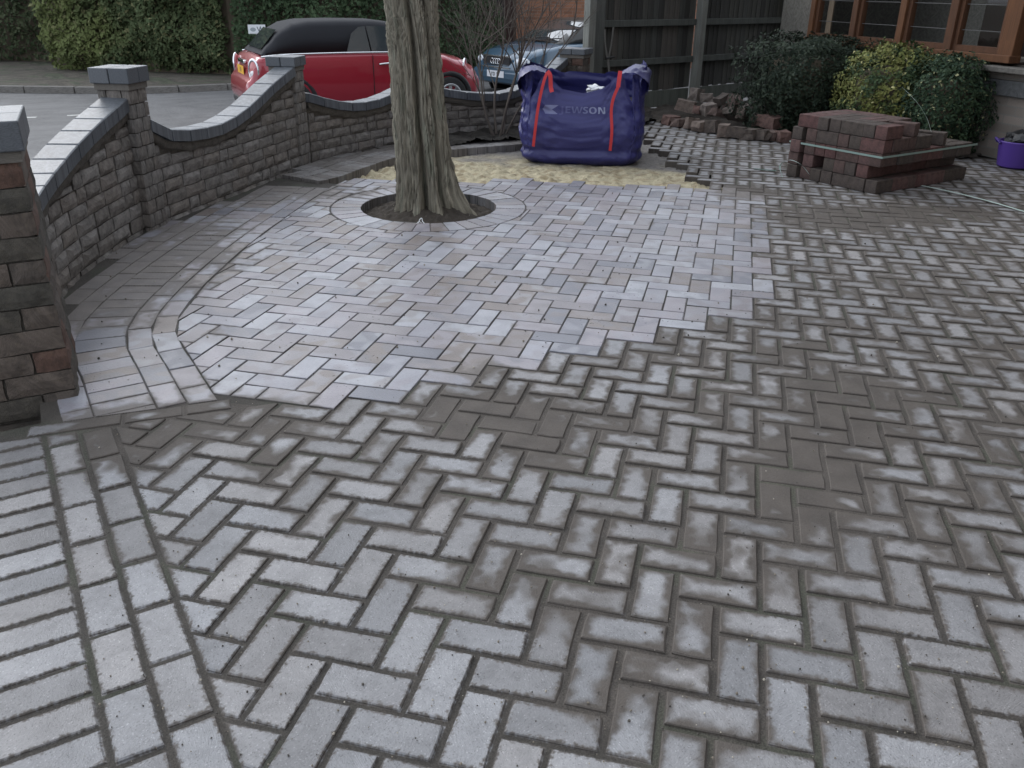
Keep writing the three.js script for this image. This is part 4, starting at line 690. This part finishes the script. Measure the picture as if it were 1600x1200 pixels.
{ // red convertible with a black fabric roof, rear towards the gate
  const car = thing('convertible_car', 'small red convertible car with black fabric roof parked beyond the wall', 'car', [-4.786, ROAD + .004, -11.94], .699);
  const red = paint(.30, .006, .022), soft = std(lin(.016, .017, .021), .92, { bumpMap: withRepeat(grainTile, 12), bumpScale: .002 });
  const T = [[-1.87, .64, .36, .47, .49, .9], [-1.85, .72, .30, .56, .585, .92], [-1.80, .775, .25, .60, .63, .92], [-1.77, .785, .24, .66, .71, .9], [-1.73, .79, .23, .80, .855, .88], [-1.66, .80, .23, .885, .93, .88], [-1.40, .835, .22, .93, .965, .9], [-.9, .842, .20, .945, .955, .92], [0, .842, .19, .945, .955, .92], [.75, .842, .19, .935, .95, .9], [1.15, .835, .2, .87, .93, .86], [1.5, .80, .22, .76, .86, .84], [1.72, .72, .24, .66, .76, .82], [1.85, .58, .30, .55, .62, .8]];
  const body = part('body', carShell(T, -1.87, 1.85, 90), red, car);
  part('sill_trim', [mbox(2.0, .12, 1.72, 0, .2, 0, .03)], carMats.black, car);
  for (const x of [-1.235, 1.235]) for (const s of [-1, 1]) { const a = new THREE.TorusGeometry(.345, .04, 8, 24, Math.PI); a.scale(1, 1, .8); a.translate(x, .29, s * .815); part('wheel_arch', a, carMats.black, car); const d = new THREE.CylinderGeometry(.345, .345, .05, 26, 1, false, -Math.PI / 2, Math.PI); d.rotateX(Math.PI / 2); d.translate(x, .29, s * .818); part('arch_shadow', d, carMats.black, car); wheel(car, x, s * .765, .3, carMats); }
  // roof: fabric shell from screen top to rear deck
  const RT = [[-1.60, .70, .955, .66], [-1.48, .71, 1.09, .62], [-1.28, .70, 1.275, .60], [-1.08, .695, 1.37, .59], [-.85, .69, 1.405, .585], [-.4, .685, 1.415, .58], [.1, .68, 1.41, .58], [.45, .67, 1.375, .57], [.56, .66, 1.335, .56]];
  const rings = []; for (let i = 0; i <= 26; i++) { const x = lerp(-1.60, .56, i / 26), [wb, yt, wt] = interp(RT, x), H = [[.945, wb], [lerp(.945, yt, .5), lerp(wb, wt, .42)], [lerp(.945, yt, .8), lerp(wb, wt, .82)], [lerp(.945, yt, .93), wt * .93], [yt - .01, wt * .7], [yt, 0]]; const r = H.map(([y, z]) => [x, y, z]); for (let k = H.length - 2; k >= 0; k--) r.push([x, H[k][0], -H[k][1]]); rings.push(r); }
  part('fabric_roof', loft(rings), soft, car);
  // windows a few millimetres proud of the shell
  const quad = (pts) => { const g = new THREE.BufferGeometry(), n = pts.length, p = []; for (let i = 1; i < n - 1; i++) for (const k of [0, i, i + 1]) p.push(...pts[k]); g.setAttribute('position', new THREE.Float32BufferAttribute(p, 3)); g.computeVertexNormals(); g.setAttribute('uv', new THREE.Float32BufferAttribute(new Float32Array(p.length / 3 * 2), 2)); return g; };
  const dbl = carMats.glass.clone(); dbl.side = THREE.DoubleSide;
  const pale = dbl.clone(); pale.color = lin(.05, .06, .065);
  for (const s of [-1, 1]) {
    part('side_window', quad([[.03, .965, s * .722], [.78, .965, s * .725], [.50, 1.315, s * .640], [-.02, 1.325, s * .634]]), dbl, car);
    part('quarter_window', quad([[-.36, .965, s * .722], [.01, .965, s * .722], [-.04, 1.325, s * .634], [-.14, 1.31, s * .637], [-.26, 1.22, s * .66]]), pale, car);
    part('belt_trim', [tube([[-1.62, .925, s * .755], [-1.4, .95, s * .785], [-.9, .963, s * .795], [0, .966, s * .797], [.8, .955, s * .792]], .013, 30, 6)], carMats.chrome, car);
    part('door_handle', taperTube([[.10, .80, s * .835], [.20, .81, s * .862], [.31, .81, s * .86], [.38, .80, s * .835]], [.013, .015, .013], 7, 8), carMats.chrome, car);
    part('door_gap', [mbox(.008, .62, .012, .0, .62, s * .842), mbox(.008, .66, .012, 1.0, .58, s * .842)], carMats.black, car);
    const mir = new THREE.SphereGeometry(.1, 14, 10); mir.scale(.75, .7, 1.1); mir.translate(.62, 1.03, s * .87); part('door_mirror', mir, s < 0 ? std(lin(.75, .76, .78), .4) : red, car);
    const tn = Math.atan2(-.82, s * .57), tl = new THREE.SphereGeometry(1, 18, 14); tl.scale(.088, .15, .035); tl.rotateY(tn); tl.translate(-1.725, .735, s * .70); const lamp = part('tail_light', tl, paint(.5, .14, .14), car);
    const tr = new THREE.TorusGeometry(.1, .016, 8, 32); tr.scale(.9, 1.5, 1); tr.rotateY(tn); tr.translate(-1.735, .735, s * .706); part('light_ring', tr, carMats.chrome, lamp);
    const rv = new THREE.SphereGeometry(.045, 12, 8); rv.scale(1, 1, .5); rv.rotateY(tn); rv.translate(-1.755, .70, s * .715); part('reversing_lamp', rv, std(lin(.8, .8, .8), .2), lamp);
    const hn = Math.atan2(.8, s * .6), hl = new THREE.SphereGeometry(1, 18, 14); hl.scale(.105, .12, .05); hl.rotateY(hn); hl.rotateZ(.25); hl.translate(1.50 - .18, .70 - .42, 0); hl.translate(.22, .425, s * .645); const head = part('headlight', hl, std(lin(.72, .74, .76), .12), car); const hr = new THREE.TorusGeometry(.112, .016, 8, 28); hr.scale(.95, 1.08, 1); hr.rotateY(hn); hr.translate(1.565, .715, s * .665); part('light_ring', hr, carMats.chrome, head);
  }
  part('rear_window', quad([[-1.565, 1.02, -.50], [-1.565, 1.02, .50], [-1.315, 1.275, .46], [-1.315, 1.275, -.46]]), (() => { const m = dbl.clone(); m.color = lin(.05, .06, .065); return m; })(), car);
  part('rear_valance', mbox(.16, .12, 1.2, -1.78, .27, 0, .04), carMats.black, car);
  part('boot_handle', mbox(.05, .06, .5, -1.765, .83, 0, .02), carMats.chrome, car);
  const pl = new THREE.PlaneGeometry(.5, .12); pl.rotateY(-Math.PI / 2); pl.translate(-1.80, .715, 0); part('number_plate', pl, new THREE.MeshStandardMaterial({ map: plateTexture('#d9a520', 'WV'), roughness: .5 }), car);
  for (const s of [-1, 1]) { const seat = part('seat', [mbox(.12, .5, .46, -.12, .98, s * .36, .05), mbox(.1, .16, .24, -.14, 1.26, s * .36, .04)], carMats.black, car); void seat; }
  void body;
}
{ // blue saloon, front towards the wall
  const car = thing('saloon_car', 'steel blue saloon car facing the wall in front of the brick house', 'car', [-2.2, -.575, -17.1], 4.073);
  const blue = paint(.032, .082, .135);
  const T = [[-2.0, .7, .3, .8, .9, .8], [-1.6, .83, .22, .92, 1.0, .85], [-.6, .86, .2, .95, .99, .9], [.6, .86, .2, .95, .985, .9], [1.0, .855, .2, .93, .99, .86], [1.4, .84, .21, .88, .945, .84], [1.75, .80, .22, .80, .88, .83], [1.98, .72, .25, .70, .78, .82], [2.09, .6, .30, .56, .62, .8]];
  part('body', carShell(T, -2.0, 2.09, 54), blue, car);
  const RT = [[-1.5, .74, 1.0, .68], [-1.0, .73, 1.30, .60], [-.4, .72, 1.42, .575], [.15, .71, 1.40, .57], [.55, .71, 1.24, .60], [1.08, .70, 1.0, .66]];
  const rings = []; for (let i = 0; i <= 24; i++) { const x = lerp(-1.5, 1.08, i / 24), [wb, yt, wt] = interp(RT, x), H = [[.93, wb], [lerp(.93, yt, .5), lerp(wb, wt, .45)], [lerp(.93, yt, .85), lerp(wb, wt, .85)], [yt - .012, wt * .8], [yt, 0]]; const r = H.map(([y, z]) => [x, y, z]); for (let k = H.length - 2; k >= 0; k--) r.push([x, H[k][0], -H[k][1]]); rings.push(r); }
  part('roof', loft(rings), std(lin(.03, .03, .028), .3), car);
  const screen = (() => { const p = [], idx = [], N = 8; for (let i = 0; i <= N; i++) for (let j = 0; j <= N; j++) { const u = i / N, w = j / N * 2 - 1, x = lerp(1.09, .30, u), [wb, yt, wt] = interp(RT, x); p.push(x + .012 - .05 * w * w, yt + .012 - .02 * w * w, w * lerp(wb * .9, wt * .93, u)); void wb; } for (let i = 0; i < N; i++) for (let j = 0; j < N; j++) { const a = i * (N + 1) + j; idx.push(a, a + 1, a + N + 1, a + 1, a + N + 2, a + N + 1); } const g = new THREE.BufferGeometry(); g.setAttribute('position', new THREE.Float32BufferAttribute(p, 3)); g.setIndex(idx); g.computeVertexNormals(); return g; })();
  const sg = carMats.glass.clone(); sg.color = lin(.05, .06, .065); sg.side = THREE.DoubleSide; part('windscreen', screen, sg, car);
  part('wiper', [tube([[1.10, 1.02, .5], [.98, 1.06, .1], [.95, 1.075, -.25]], .012, 10, 5), tube([[1.12, 1.02, .0], [1.0, 1.055, -.35], [.96, 1.07, -.6]], .012, 10, 5)], carMats.black, car);
  const grille = part('grille', mbox(.04, .19, .82, 2.07, .66, 0, .02), carMats.black, car); part('grille_frame', [mbox(.05, .02, .86, 2.075, .765, 0), mbox(.05, .02, .86, 2.085, .565, 0)], carMats.chrome, grille);
  for (let i = 0; i < 4; i++) { const t = new THREE.TorusGeometry(.047, .009, 6, 20); t.rotateY(Math.PI / 2); t.translate(2.10, .67, (i - 1.5) * .068); part('ring_emblem', t, carMats.chrome, grille); }
  part('front_bumper', mbox(.2, .22, 1.5, 2.0, .42, 0, .07), blue, car);
  const pl = new THREE.PlaneGeometry(.52, .12); pl.rotateY(Math.PI / 2); pl.translate(2.107, .44, 0); part('number_plate', pl, new THREE.MeshStandardMaterial({ map: plateTexture('#d8dade', 'YD 17'), roughness: .5 }), car);
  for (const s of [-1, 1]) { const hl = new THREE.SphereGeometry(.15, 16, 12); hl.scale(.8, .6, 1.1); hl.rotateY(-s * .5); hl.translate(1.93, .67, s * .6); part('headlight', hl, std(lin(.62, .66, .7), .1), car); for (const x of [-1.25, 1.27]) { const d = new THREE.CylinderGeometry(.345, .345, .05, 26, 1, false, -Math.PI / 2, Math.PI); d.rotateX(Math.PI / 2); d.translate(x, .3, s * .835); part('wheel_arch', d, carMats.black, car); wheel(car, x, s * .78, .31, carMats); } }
}
// ---------------------------------------------------------------- small white board in the hedge
{
  const s = thing('sign_board', 'small white board with dark strokes standing by the hedge behind the red car', 'sign', [-8.33, -.39, -15.2], .6), c = document.createElement('canvas'); c.width = 128; c.height = 64; const x = c.getContext('2d'); x.fillStyle = '#dfe4e6'; x.fillRect(0, 0, 128, 64); x.strokeStyle = '#556066'; x.lineWidth = 6; x.beginPath(); x.moveTo(66, 12); x.lineTo(80, 50); x.lineTo(92, 14); x.lineTo(104, 50); x.lineTo(118, 12); x.stroke(); x.fillStyle = '#9aa4a8'; x.beginPath(); x.ellipse(34, 34, 22, 16, 0, 0, 7); x.fill();
  const t = new THREE.CanvasTexture(c); t.colorSpace = THREE.SRGBColorSpace; part('post', mbox(.05, .92, .05, 0, .46, -.03), std(lin(.3, .3, .3), .7), s); part('board', box(.34, .17, .02, 0, .95, 0, .004), new THREE.MeshStandardMaterial({ color: lin(.72, .75, .76), roughness: .5 }), s); const f = new THREE.PlaneGeometry(.32, .15); f.translate(0, .95, .013); part('board_print', f, new THREE.MeshStandardMaterial({ map: t, roughness: .5 }), s);
}
// ---------------------------------------------------------------- bulk bag
{
  const bag = thing('bulk_bag', 'full purple-blue woven bulk bag with red lifting straps on the sand', 'bag', [-.26, -.05, -6.62], .12);
  const W = .495, D = .46, Hh = .62, N = 224, rows = 60, pos = [], uv = [], idx = [];
  const sup = (a, e) => { const c = Math.cos(a), s = Math.sin(a); return [Math.sign(c) * Math.pow(Math.abs(c), e), Math.sign(s) * Math.pow(Math.abs(s), e)]; };
  // rim: front panel hangs between its straps, side panels stand up as ears, slit corners drop between them
  const rimY = (c, s) => { const ex = Math.abs(c); if (s > .93) { const d = ex < .6 ? lerp(.60, .775, Math.pow(ex / .6, 2)) : lerp(.775, .50, sstep(.6, .93, ex)); return d + .012 * n2(c * 6, 1); } if (ex > .93 && s > -.7) return lerp(.50, c < 0 ? .80 : .83, sstep(.93, .72, s)) + .02 * n2(s * 5, c); return .70 + .1 * Math.pow(ex, 3) + .015 * n2(c * 6, 2); };
  for (let j = 0; j <= rows; j++) for (let i = 0; i <= N; i++) {
    const a = i / N * Math.PI * 2, t = j / rows, [c, s] = sup(a, .33), top = rimY(c, s), y = t * top, yy = y / .62;
    let k = 1 + .105 * Math.sin(Math.PI * clamp(yy * .92 + .06)) - .13 * Math.exp(-y * 26) * (1 - .0) - .03 * sstep(.75, 1.2, yy);
    if (y < .12) k += .045 * Math.sin(Math.PI * y / .12);
    k -= .022 * Math.exp(-Math.pow((y - .135) / .018, 2)); // seam above the bottom roll
    const cr = .012 * n3(c * 3 + 2, y * 6, s * 3) + .006 * n3(c * 5, y * 15 + c * 3, s * 3) + .002 * n3(c * 14, y * 30, s * 10) + .012 * (1 - 2 * Math.abs(n3(c * 1.5 + 5, y * 9 + c * 2, s * 1.5))) * sstep(.1, .25, y) * .45;
    const sag = s > .8 ? -.035 * sstep(.42, .62, y) * (1 - c * c) : 0, fold = -.03 * Math.exp(-Math.pow((y - lerp(.5, .44, 1 - c * c)) / .05, 2)) * (s > 0 ? 1 : .4);
    const ear = Math.abs(c) > .9 ? .055 * Math.sin(Math.PI * .8 * sstep(.5, .84, y)) * sstep(.98, .6, Math.abs(s)) : 0; pos.push(c * (W * k + cr) + Math.sign(c) * ear + (c < 0 ? -.02 * sstep(.3, .7, y) : .015 * sstep(.4, .8, y)), y, s * (D * k + cr + sag + fold * .8)); uv.push(c * .5 + .5, y / .8);
  }
  for (let j = 0; j < rows; j++) for (let i = 0; i < N; i++) { const a = j * (N + 1) + i, b = a + N + 1; idx.push(a, b, a + 1, b, b + 1, a + 1); }
  { const b0 = pos.length / 3; pos.push(0, .006, 0); uv.push(.5, 0); for (let i = 0; i < N; i++) idx.push(b0, i, i + 1); }
  const g = new THREE.BufferGeometry(); g.setAttribute('position', new THREE.Float32BufferAttribute(pos, 3)); g.setAttribute('uv', new THREE.Float32BufferAttribute(uv, 2)); g.setIndex(idx); g.computeVertexNormals();
  const cv = document.createElement('canvas'); cv.width = 1024; cv.height = 1024; const x = cv.getContext('2d'); x.fillStyle = '#33346e'; x.fillRect(0, 0, 1024, 1024);
  for (let i = 0; i < 1024; i += 4) { x.fillStyle = `rgba(${i % 8 ? '64,62,120' : '30,30,78'},.18)`; x.fillRect(0, i, 1024, 2); x.fillRect(i, 0, 2, 1024); }
  x.save(); x.translate(0, 1024 - 1024 * (.475 / .8)); x.fillStyle = '#b4bcd0'; x.font = 'bold 96px sans-serif'; x.textBaseline = 'middle'; x.textAlign = 'left'; let at = 348; [...'JEWSON'].forEach((ch, i) => { x.globalAlpha = [.18, .26, .32, .45, .62, .72][i]; x.fillText(ch, at, 0); at += x.measureText(ch).width * .98; });
  x.globalAlpha = .5; x.beginPath(); x.moveTo(225, -46); x.lineTo(330, -46); x.lineTo(280, 0); x.lineTo(330, 46); x.lineTo(225, 46); x.lineTo(190, 0); x.closePath(); x.fill(); x.restore();
  const tx = new THREE.CanvasTexture(cv); tx.colorSpace = THREE.SRGBColorSpace;
  part('bag_body', g, new THREE.MeshPhysicalMaterial({ map: tx, roughness: .36, specularIntensity: 1, side: THREE.DoubleSide, bumpMap: withRepeat(grainTile, 12), bumpScale: .001 }), bag);
  const hood = (m, hgt) => { // loose corner of the bag, pulled up into a hood between strap and side
    const F = [[-.545, .60, .40], [-.555, .69, .45], [-.50, .75, .475], [-.41, .79, .49], [-.315, .775, .495]], B = [[-.54, .66, -.05], [-.585, .74, .0], [-.55, hgt - .03, .10], [-.44, hgt, .16], [-.33, .775, .22]], fc = new THREE.CatmullRomCurve3(F.map((p) => V(...p))), bc = new THREE.CatmullRomCurve3(B.map((p) => V(...p))), p = [], id = [], U = 20, W2 = 12;
    for (let i = 0; i <= U; i++) for (let j = 0; j <= W2; j++) { const a = fc.getPoint(i / U), b = bc.getPoint(i / U), t = j / W2, q = a.lerp(b, t); q.y += .025 * Math.sin(Math.PI * t) * Math.sin(Math.PI * i / U) + .008 * n3(i * .35, j * .4, m * 3); p.push(q.x * m, q.y, q.z + .008 * n3(i * .4, j * .3, m * 7)); }
    for (let i = 0; i < U; i++) for (let j = 0; j < W2; j++) { const a = i * (W2 + 1) + j, b = a + W2 + 1; id.push(a, b, a + 1, b, b + 1, a + 1); }
    const q = new THREE.BufferGeometry(); q.setAttribute('position', new THREE.Float32BufferAttribute(p, 3)); q.setIndex(id); q.computeVertexNormals(); return q; };
  const cloth = new THREE.MeshPhysicalMaterial({ color: lin(.04, .04, .135), roughness: .4, side: THREE.DoubleSide });
  part('corner_flap', hood(1, .80), cloth, bag); part('corner_flap', hood(-1, .83), cloth, bag);
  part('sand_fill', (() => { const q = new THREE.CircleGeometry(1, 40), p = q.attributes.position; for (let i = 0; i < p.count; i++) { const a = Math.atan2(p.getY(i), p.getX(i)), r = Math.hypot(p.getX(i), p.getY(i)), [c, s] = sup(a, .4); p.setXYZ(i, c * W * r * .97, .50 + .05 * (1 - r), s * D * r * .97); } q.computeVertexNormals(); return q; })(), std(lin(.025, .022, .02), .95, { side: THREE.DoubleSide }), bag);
  // red straps: flat webbing
  const strap = (pts, w = .025) => { const c = new THREE.CatmullRomCurve3(pts.map((p) => V(...p))), p = [], id = [], n = 30; for (let i = 0; i <= n; i++) { const q = c.getPointAt(i / n), t = c.getTangentAt(i / n), s = V(t.y, -t.x, 0).normalize(); if (!isFinite(s.x) || s.length() < .5) s.set(1, 0, 0); p.push(q.x - s.x * w / 2, q.y - s.y * w / 2, q.z, q.x + s.x * w / 2, q.y + s.y * w / 2, q.z + .004); if (i) { const k = i * 2; id.push(k - 2, k - 1, k, k - 1, k + 1, k); } } const q = new THREE.BufferGeometry(); q.setAttribute('position', new THREE.Float32BufferAttribute(p, 3)); q.setIndex(id); q.computeVertexNormals(); return q; };
  const webbing = std(lin(.52, .035, .04), .7, { side: THREE.DoubleSide });
  part('strap', strap([[-.40, .17, .535], [-.385, .32, .545], [-.365, .50, .535], [-.325, .70, .525], [-.30, .775, .50]]), webbing, bag); part('strap', strap([[-.30, .785, .50], [-.275, .76, .515], [-.262, .66, .535], [-.25, .625, .555]], .034), webbing, bag);
  part('strap', strap([[.265, .155, .535], [.27, .32, .55], [.255, .49, .535], [.265, .58, .535], [.30, .68, .53]]), webbing, bag); part('strap', strap([[.30, .675, .53], [.305, .74, .51], [.31, .80, .49]], .034), webbing, bag);
  const paper = new THREE.IcosahedronGeometry(.06, 3), pp = paper.attributes.position; for (let i = 0; i < pp.count; i++) { const q = V(pp.getX(i), pp.getY(i), pp.getZ(i)), k = 1 + 4.5 * n3(q.x * 22, q.y * 22, q.z * 22) * .09; pp.setXYZ(i, q.x * k * 1.5, q.y * k * .75, q.z * k); } paper.computeVertexNormals();
  const w = tag(shade(new THREE.Mesh(paper, std(lin(.78, .79, .8), .6))), 'crumpled white plastic scrap lying in the mouth of the bulk bag', 'plastic'); w.name = numbered('plastic_scrap'); w.position.set(-.15, .545, -6.58); scene.add(w);
}
// ---------------------------------------------------------------- strapped pack of paving bricks
const packMats = [brickMat(.13, .066, .06), brickMat(.105, .066, .058), brickMat(.085, .066, .057), brickMat(.14, .08, .074), brickMat(.12, .058, .054), brickMat(.08, .063, .053)];
{
  const A = [1.56, 6.02], C = [2.15, 5.47], E = [2.85, 6.42], ux = [(C[0] - A[0]), (C[1] - A[1])], Lu = Math.hypot(...ux), turn = Math.atan2(ux[1], ux[0]);
  const pk = thing('brick_pack', 'broken pack of red-brown paving bricks with pale green strapping', 'bricks', [A[0], 0, -A[1]], turn); // local x along the near left face, local -z away
  const lay = .098, bl = .204; void E;
  const stretcher = uvMetres(new RoundedBoxGeometry(.2, lay - .003, .098, 1, .005)), header = uvMetres(new RoundedBoxGeometry(.098, lay - .003, .2, 1, .005));
  const put = (g, x, y, z, r = 0, j = .006) => { const m = part('brick', g, packMats[Math.floor(rnd() * 6)], pk); m.position.set(x + R(-j, j), y, z + R(-j, j)); m.rotation.set(0, r + R(-.025, .025), 0); return m; };
  const depth = 1.16, cols = 4, step = Lu / cols;
  const topOf = (x, z) => { const a = x / Lu; if (a < .1) return 4; if (z > -.2) return 5; if (z > -.62) return a > .7 ? 4 : 5; if (z > -.85) return a > .7 ? 3 : 4; return 3; };
  for (let y = 0; y < 5; y++) {
    for (let i = 0; i < cols; i++) { // near left face
      const x = (i + .5) * step, cut2 = (y + i) % 2; if (y >= topOf(x, -.05)) continue;
      if (y === 1 && (i === 1 || i === 3)) { put(header, x + .05 * (i === 1 ? 1 : -1), lay * (y + .5), -.1); continue; }   // slots for the fork lift
      if (i === 0 && y < 4) { put(header, x - .075, lay * (y + .5), -.085, 0, .01); put(header, x + .052, lay * (y + .5), -.1); continue; }
      if (cut2) { put(header, x - .052, lay * (y + .5), -.1); put(header, x + .052, lay * (y + .5), -.1); } else { put(stretcher, x, lay * (y + .5), -.05); put(stretcher, x, lay * (y + .5), -.155); }
    }
    for (let k = 0; k < 5; k++) { // near right face and the rows behind
      const z = -.21 - (k + .5) * .19; if (z < -depth) continue;
      for (let i = cols - 1; i >= 0; i--) { const x = (i + .5) * step, t = topOf(x, z); if (y >= t || (i < cols - 1 && y < t - 1.1 && !(i === 0))) continue; if (y === 1 && i === cols - 1) { put(header, x - .07, lay * (y + .5), z); continue; } (k + y) % 2 ? (put(stretcher, x, lay * (y + .5), z - .048), put(stretcher, x, lay * (y + .5), z + .048)) : (put(header, x - .052, lay * (y + .5), z), put(header, x + .052, lay * (y + .5), z)); }
    }
  }
  for (const [x, y, z, r] of [[.70, 4, -.36, .25], [.70, 3, -.76, .35]]) put(stretcher, x, lay * (y + .5), z, r);
  const band = std(lin(.22, .30, .27), .45), nw = Lu + .05, dz = depth + .06, y = .272;
  part('strapping', [box(nw, .014, .003, Lu / 2 - .012, y, .012), box(.003, .014, dz, Lu + .013, y + .002, -dz / 2 + .008)], band, pk);
}
// loose strapping
{
  const green = std(lin(.50, .62, .57), .45, { side: THREE.DoubleSide });
  const ribbon = (pts, w) => { const c = new THREE.CatmullRomCurve3(pts.map((p) => V(...p))), p = [], id = [], n = 40; for (let i = 0; i <= n; i++) { const q = c.getPointAt(i / n), t = c.getTangentAt(i / n), s = V(0, 1, 0).cross(t); if (s.length() < .05) s.set(1, 0, 0); s.normalize().multiplyScalar(w / 2); p.push(q.x - s.x, q.y, q.z - s.z, q.x + s.x, q.y, q.z + s.z); if (i) { const k = i * 2; id.push(k - 2, k - 1, k, k - 1, k + 1, k); } } const q = new THREE.BufferGeometry(); q.setAttribute('position', new THREE.Float32BufferAttribute(p, 3)); q.setIndex(id); q.computeVertexNormals(); return q; };
  const strip2 = (label, pts, w, mat = green) => { const o = pts[0], m = tag(shade(new THREE.Mesh(ribbon(pts.map((p) => [p[0] - o[0], p[1] - o[1], p[2] - o[2]]), w), mat)), label, 'strap'); m.name = numbered('packing_strap'); m.position.set(...o); scene.add(m); };
  strip2('pale green packing strap arching out of the left end of the brick pack', [[1.50, .006, -5.92], [1.47, .10, -5.90], [1.53, .155, -5.85], [1.62, .13, -5.83], [1.70, .05, -5.86]], .016);
  strip2('pale packing strap sticking up from the top of the brick pack', [[2.55, .40, -5.98], [2.50, .50, -6.0], [2.42, .60, -6.02], [2.33, .68, -6.05], [2.29, .71, -6.06]], .013);
  strip2('long pale green packing strap trailing over the paving from the brick pack', [[2.45, .008, -5.98], [2.7, .012, -5.72], [2.92, .01, -5.45], [3.1, .008, -5.15], [3.3, .008, -4.9]], .024);
  strip2('short dark green packing strap flat on the paving left of the brick pack', [[1.28, .007, -6.22], [1.38, .010, -6.18], [1.46, .012, -6.15], [1.50, .03, -6.12]], .03, std(lin(.03, .10, .075), .5, { side: THREE.DoubleSide }));
}
// ---------------------------------------------------------------- heap of broken bricks by the bush
{
  const rr = mulberry(301), mats = [brickMat(.20, .155, .13), brickMat(.15, .105, .09), brickMat(.24, .20, .175), brickMat(.125, .10, .085), brickMat(.16, .095, .08)];
  const chunk = (w, h, d, seed) => { const g = new THREE.BoxGeometry(w, h, d, 3, 2, 2), p = g.attributes.position; for (let i = 0; i < p.count; i++) { const q = V(p.getX(i), p.getY(i), p.getZ(i)), k = 1 + .13 * n3(q.x * 13 + seed, q.y * 13, q.z * 13), cx = Math.abs(q.x) > w * .49 ? 1 + .25 * n3(q.y * 20 + seed, q.z * 20, seed) : 1; p.setXYZ(i, q.x * k * cx, q.y * k, q.z * k); } const u = g.toNonIndexed(); u.computeVertexNormals(); return uvMetres(u); };
  const labels = [];
  for (let i = 0; i < 26; i++) {
    const px = [1048, 1062, 1080, 1096, 1112, 1130, 1150, 1172, 1190, 1205, 1222, 1090, 1105, 1122, 1140, 1158, 1085, 1100, 1125, 1145, 1180, 1070, 1160, 1200, 1135, 1115][i], py = [193, 196, 200, 204, 206, 212, 214, 216, 218, 218, 220, 190, 192, 194, 196, 200, 178, 182, 184, 188, 206, 184, 190, 210, 180, 176][i], gp = pixelGround(px, py + 2), lv = i < 11 ? 0 : i < 16 ? .09 : i < 20 ? .17 : .08;
    const w = .10 + .11 * rr(), h = .075 + .06 * rr(), d = .09 + .05 * rr(), tone = Math.floor(rr() * 5), m = tag(shade(new THREE.Mesh(chunk(w, h, d, i * 3.7), mats[tone])), `${w > .16 ? 'long' : 'stubby'} ${['sandy brown', 'dark red-brown', 'pale grey-brown', 'dark brown', 'dull red'][tone]} broken brick ${i < 11 ? 'at the foot of' : i < 16 ? 'halfway up' : i < 20 ? 'on top of' : 'at the back of'} the rubble heap by the dark bush`, 'brick', 'broken bricks heaped beside the dark bush'); m.name = numbered('broken_brick'); m.position.set(gp[0], lv + h / 2 + .006, -gp[1]); m.rotation.set(R(-.15, .15), rr() * 6.28, lv ? R(-.5, .5) : R(-.1, .1)); scene.add(m); labels.push(m);
  }
}
// ---------------------------------------------------------------- purple tub with a black bag in it, by the house wall
{
  const t = thing('tub', 'purple plastic tub standing against the house wall', 'tub', [3.49, 0, -7.02]);
  const prof = [[0, .006], [.135, .006], [.142, .02], [.165, .2], [.172, .212], [.172, .225], [.160, .225], [.156, .2], [.132, .03], [0, .03]].map((p) => new THREE.Vector2(...p)); part('tub_body', new THREE.LatheGeometry(prof, 40), std(lin(.075, .035, .24), .45), t);
  for (const s of [-1, 1]) part('handle', tube([[s * .17, .205, -.05], [s * .195, .235, -.02], [s * .195, .235, .02], [s * .17, .205, .05]], .011, 14, 6), std(lin(.06, .03, .2), .5), t);
  const g = new THREE.IcosahedronGeometry(.13, 4), p = g.attributes.position; for (let i = 0; i < p.count; i++) { const q = V(p.getX(i), p.getY(i), p.getZ(i)), k = 1 + .25 * n3(q.x * 9, q.y * 9, q.z * 9) + .1 * n3(q.x * 25, q.y * 25, q.z * 25); p.setXYZ(i, q.x * k, Math.max(-.05, q.y * k * .75), q.z * k); } g.computeVertexNormals();
  const m = tag(shade(new THREE.Mesh(g, std(lin(.012, .012, .013), .4))), 'crumpled black plastic bag stuffed in the purple tub', 'bag'); m.name = numbered('rubbish_bag'); m.position.set(3.5, .21, -7.03); scene.add(m);
}
// ---------------------------------------------------------------- little white tie at the pit edge, stray grit
{
  const t = thing('cable_tie', 'little bent white plastic strip at the edge of the tree pit', 'plastic', [-.79, .002, -3.70]), wm = std(lin(.75, .76, .76), .5);
  part('strip', tube([[-.03, .0, .01], [-.01, .045, 0], [.004, .05, -.005], [.012, .02, .0], [.035, .002, .01]], .005, 16, 5), wm, t); part('strip', tube([[.0, .003, .0], [-.02, .02, .02], [-.035, .003, .05]], .004, 10, 5), wm, t); t.scale.setScalar(.62);
}
{
  const rr = mulberry(404), dodec = new THREE.DodecahedronGeometry(1, 0), n = 900, grit = new THREE.InstancedMesh(dodec, std(lin(.16, .145, .125), .95), n), M = new THREE.Matrix4(), Q = new THREE.Quaternion();
  for (let i = 0; i < n; i++) { const px = 120 + rr() * 1480, py = 300 + Math.pow(rr(), .8) * 900, g = pixelGround(px, py), s = (.0012 + .0028 * rr() * rr()) * (py < 600 ? 1.7 : 1); Q.setFromEuler(new THREE.Euler(rr() * 6, rr() * 6, rr() * 6)); M.compose(V(g[0], .0035, -g[1]), Q, V(s, s * .7, s)); grit.setMatrixAt(i, M); grit.setColorAt(i, lin(...(rr() < .16 ? [2.4, 2.4, 2.3] : rr() < .5 ? [.45, .45, .45] : [1.2, 1.15, 1.05]))); }
  shade(grit); grit.name = 'grit'; grit.userData.kind = 'stuff'; tag(grit, 'loose grit and crumbs scattered over the paving', 'grit'); scene.add(grit);
}
renderer.render(scene, camera);
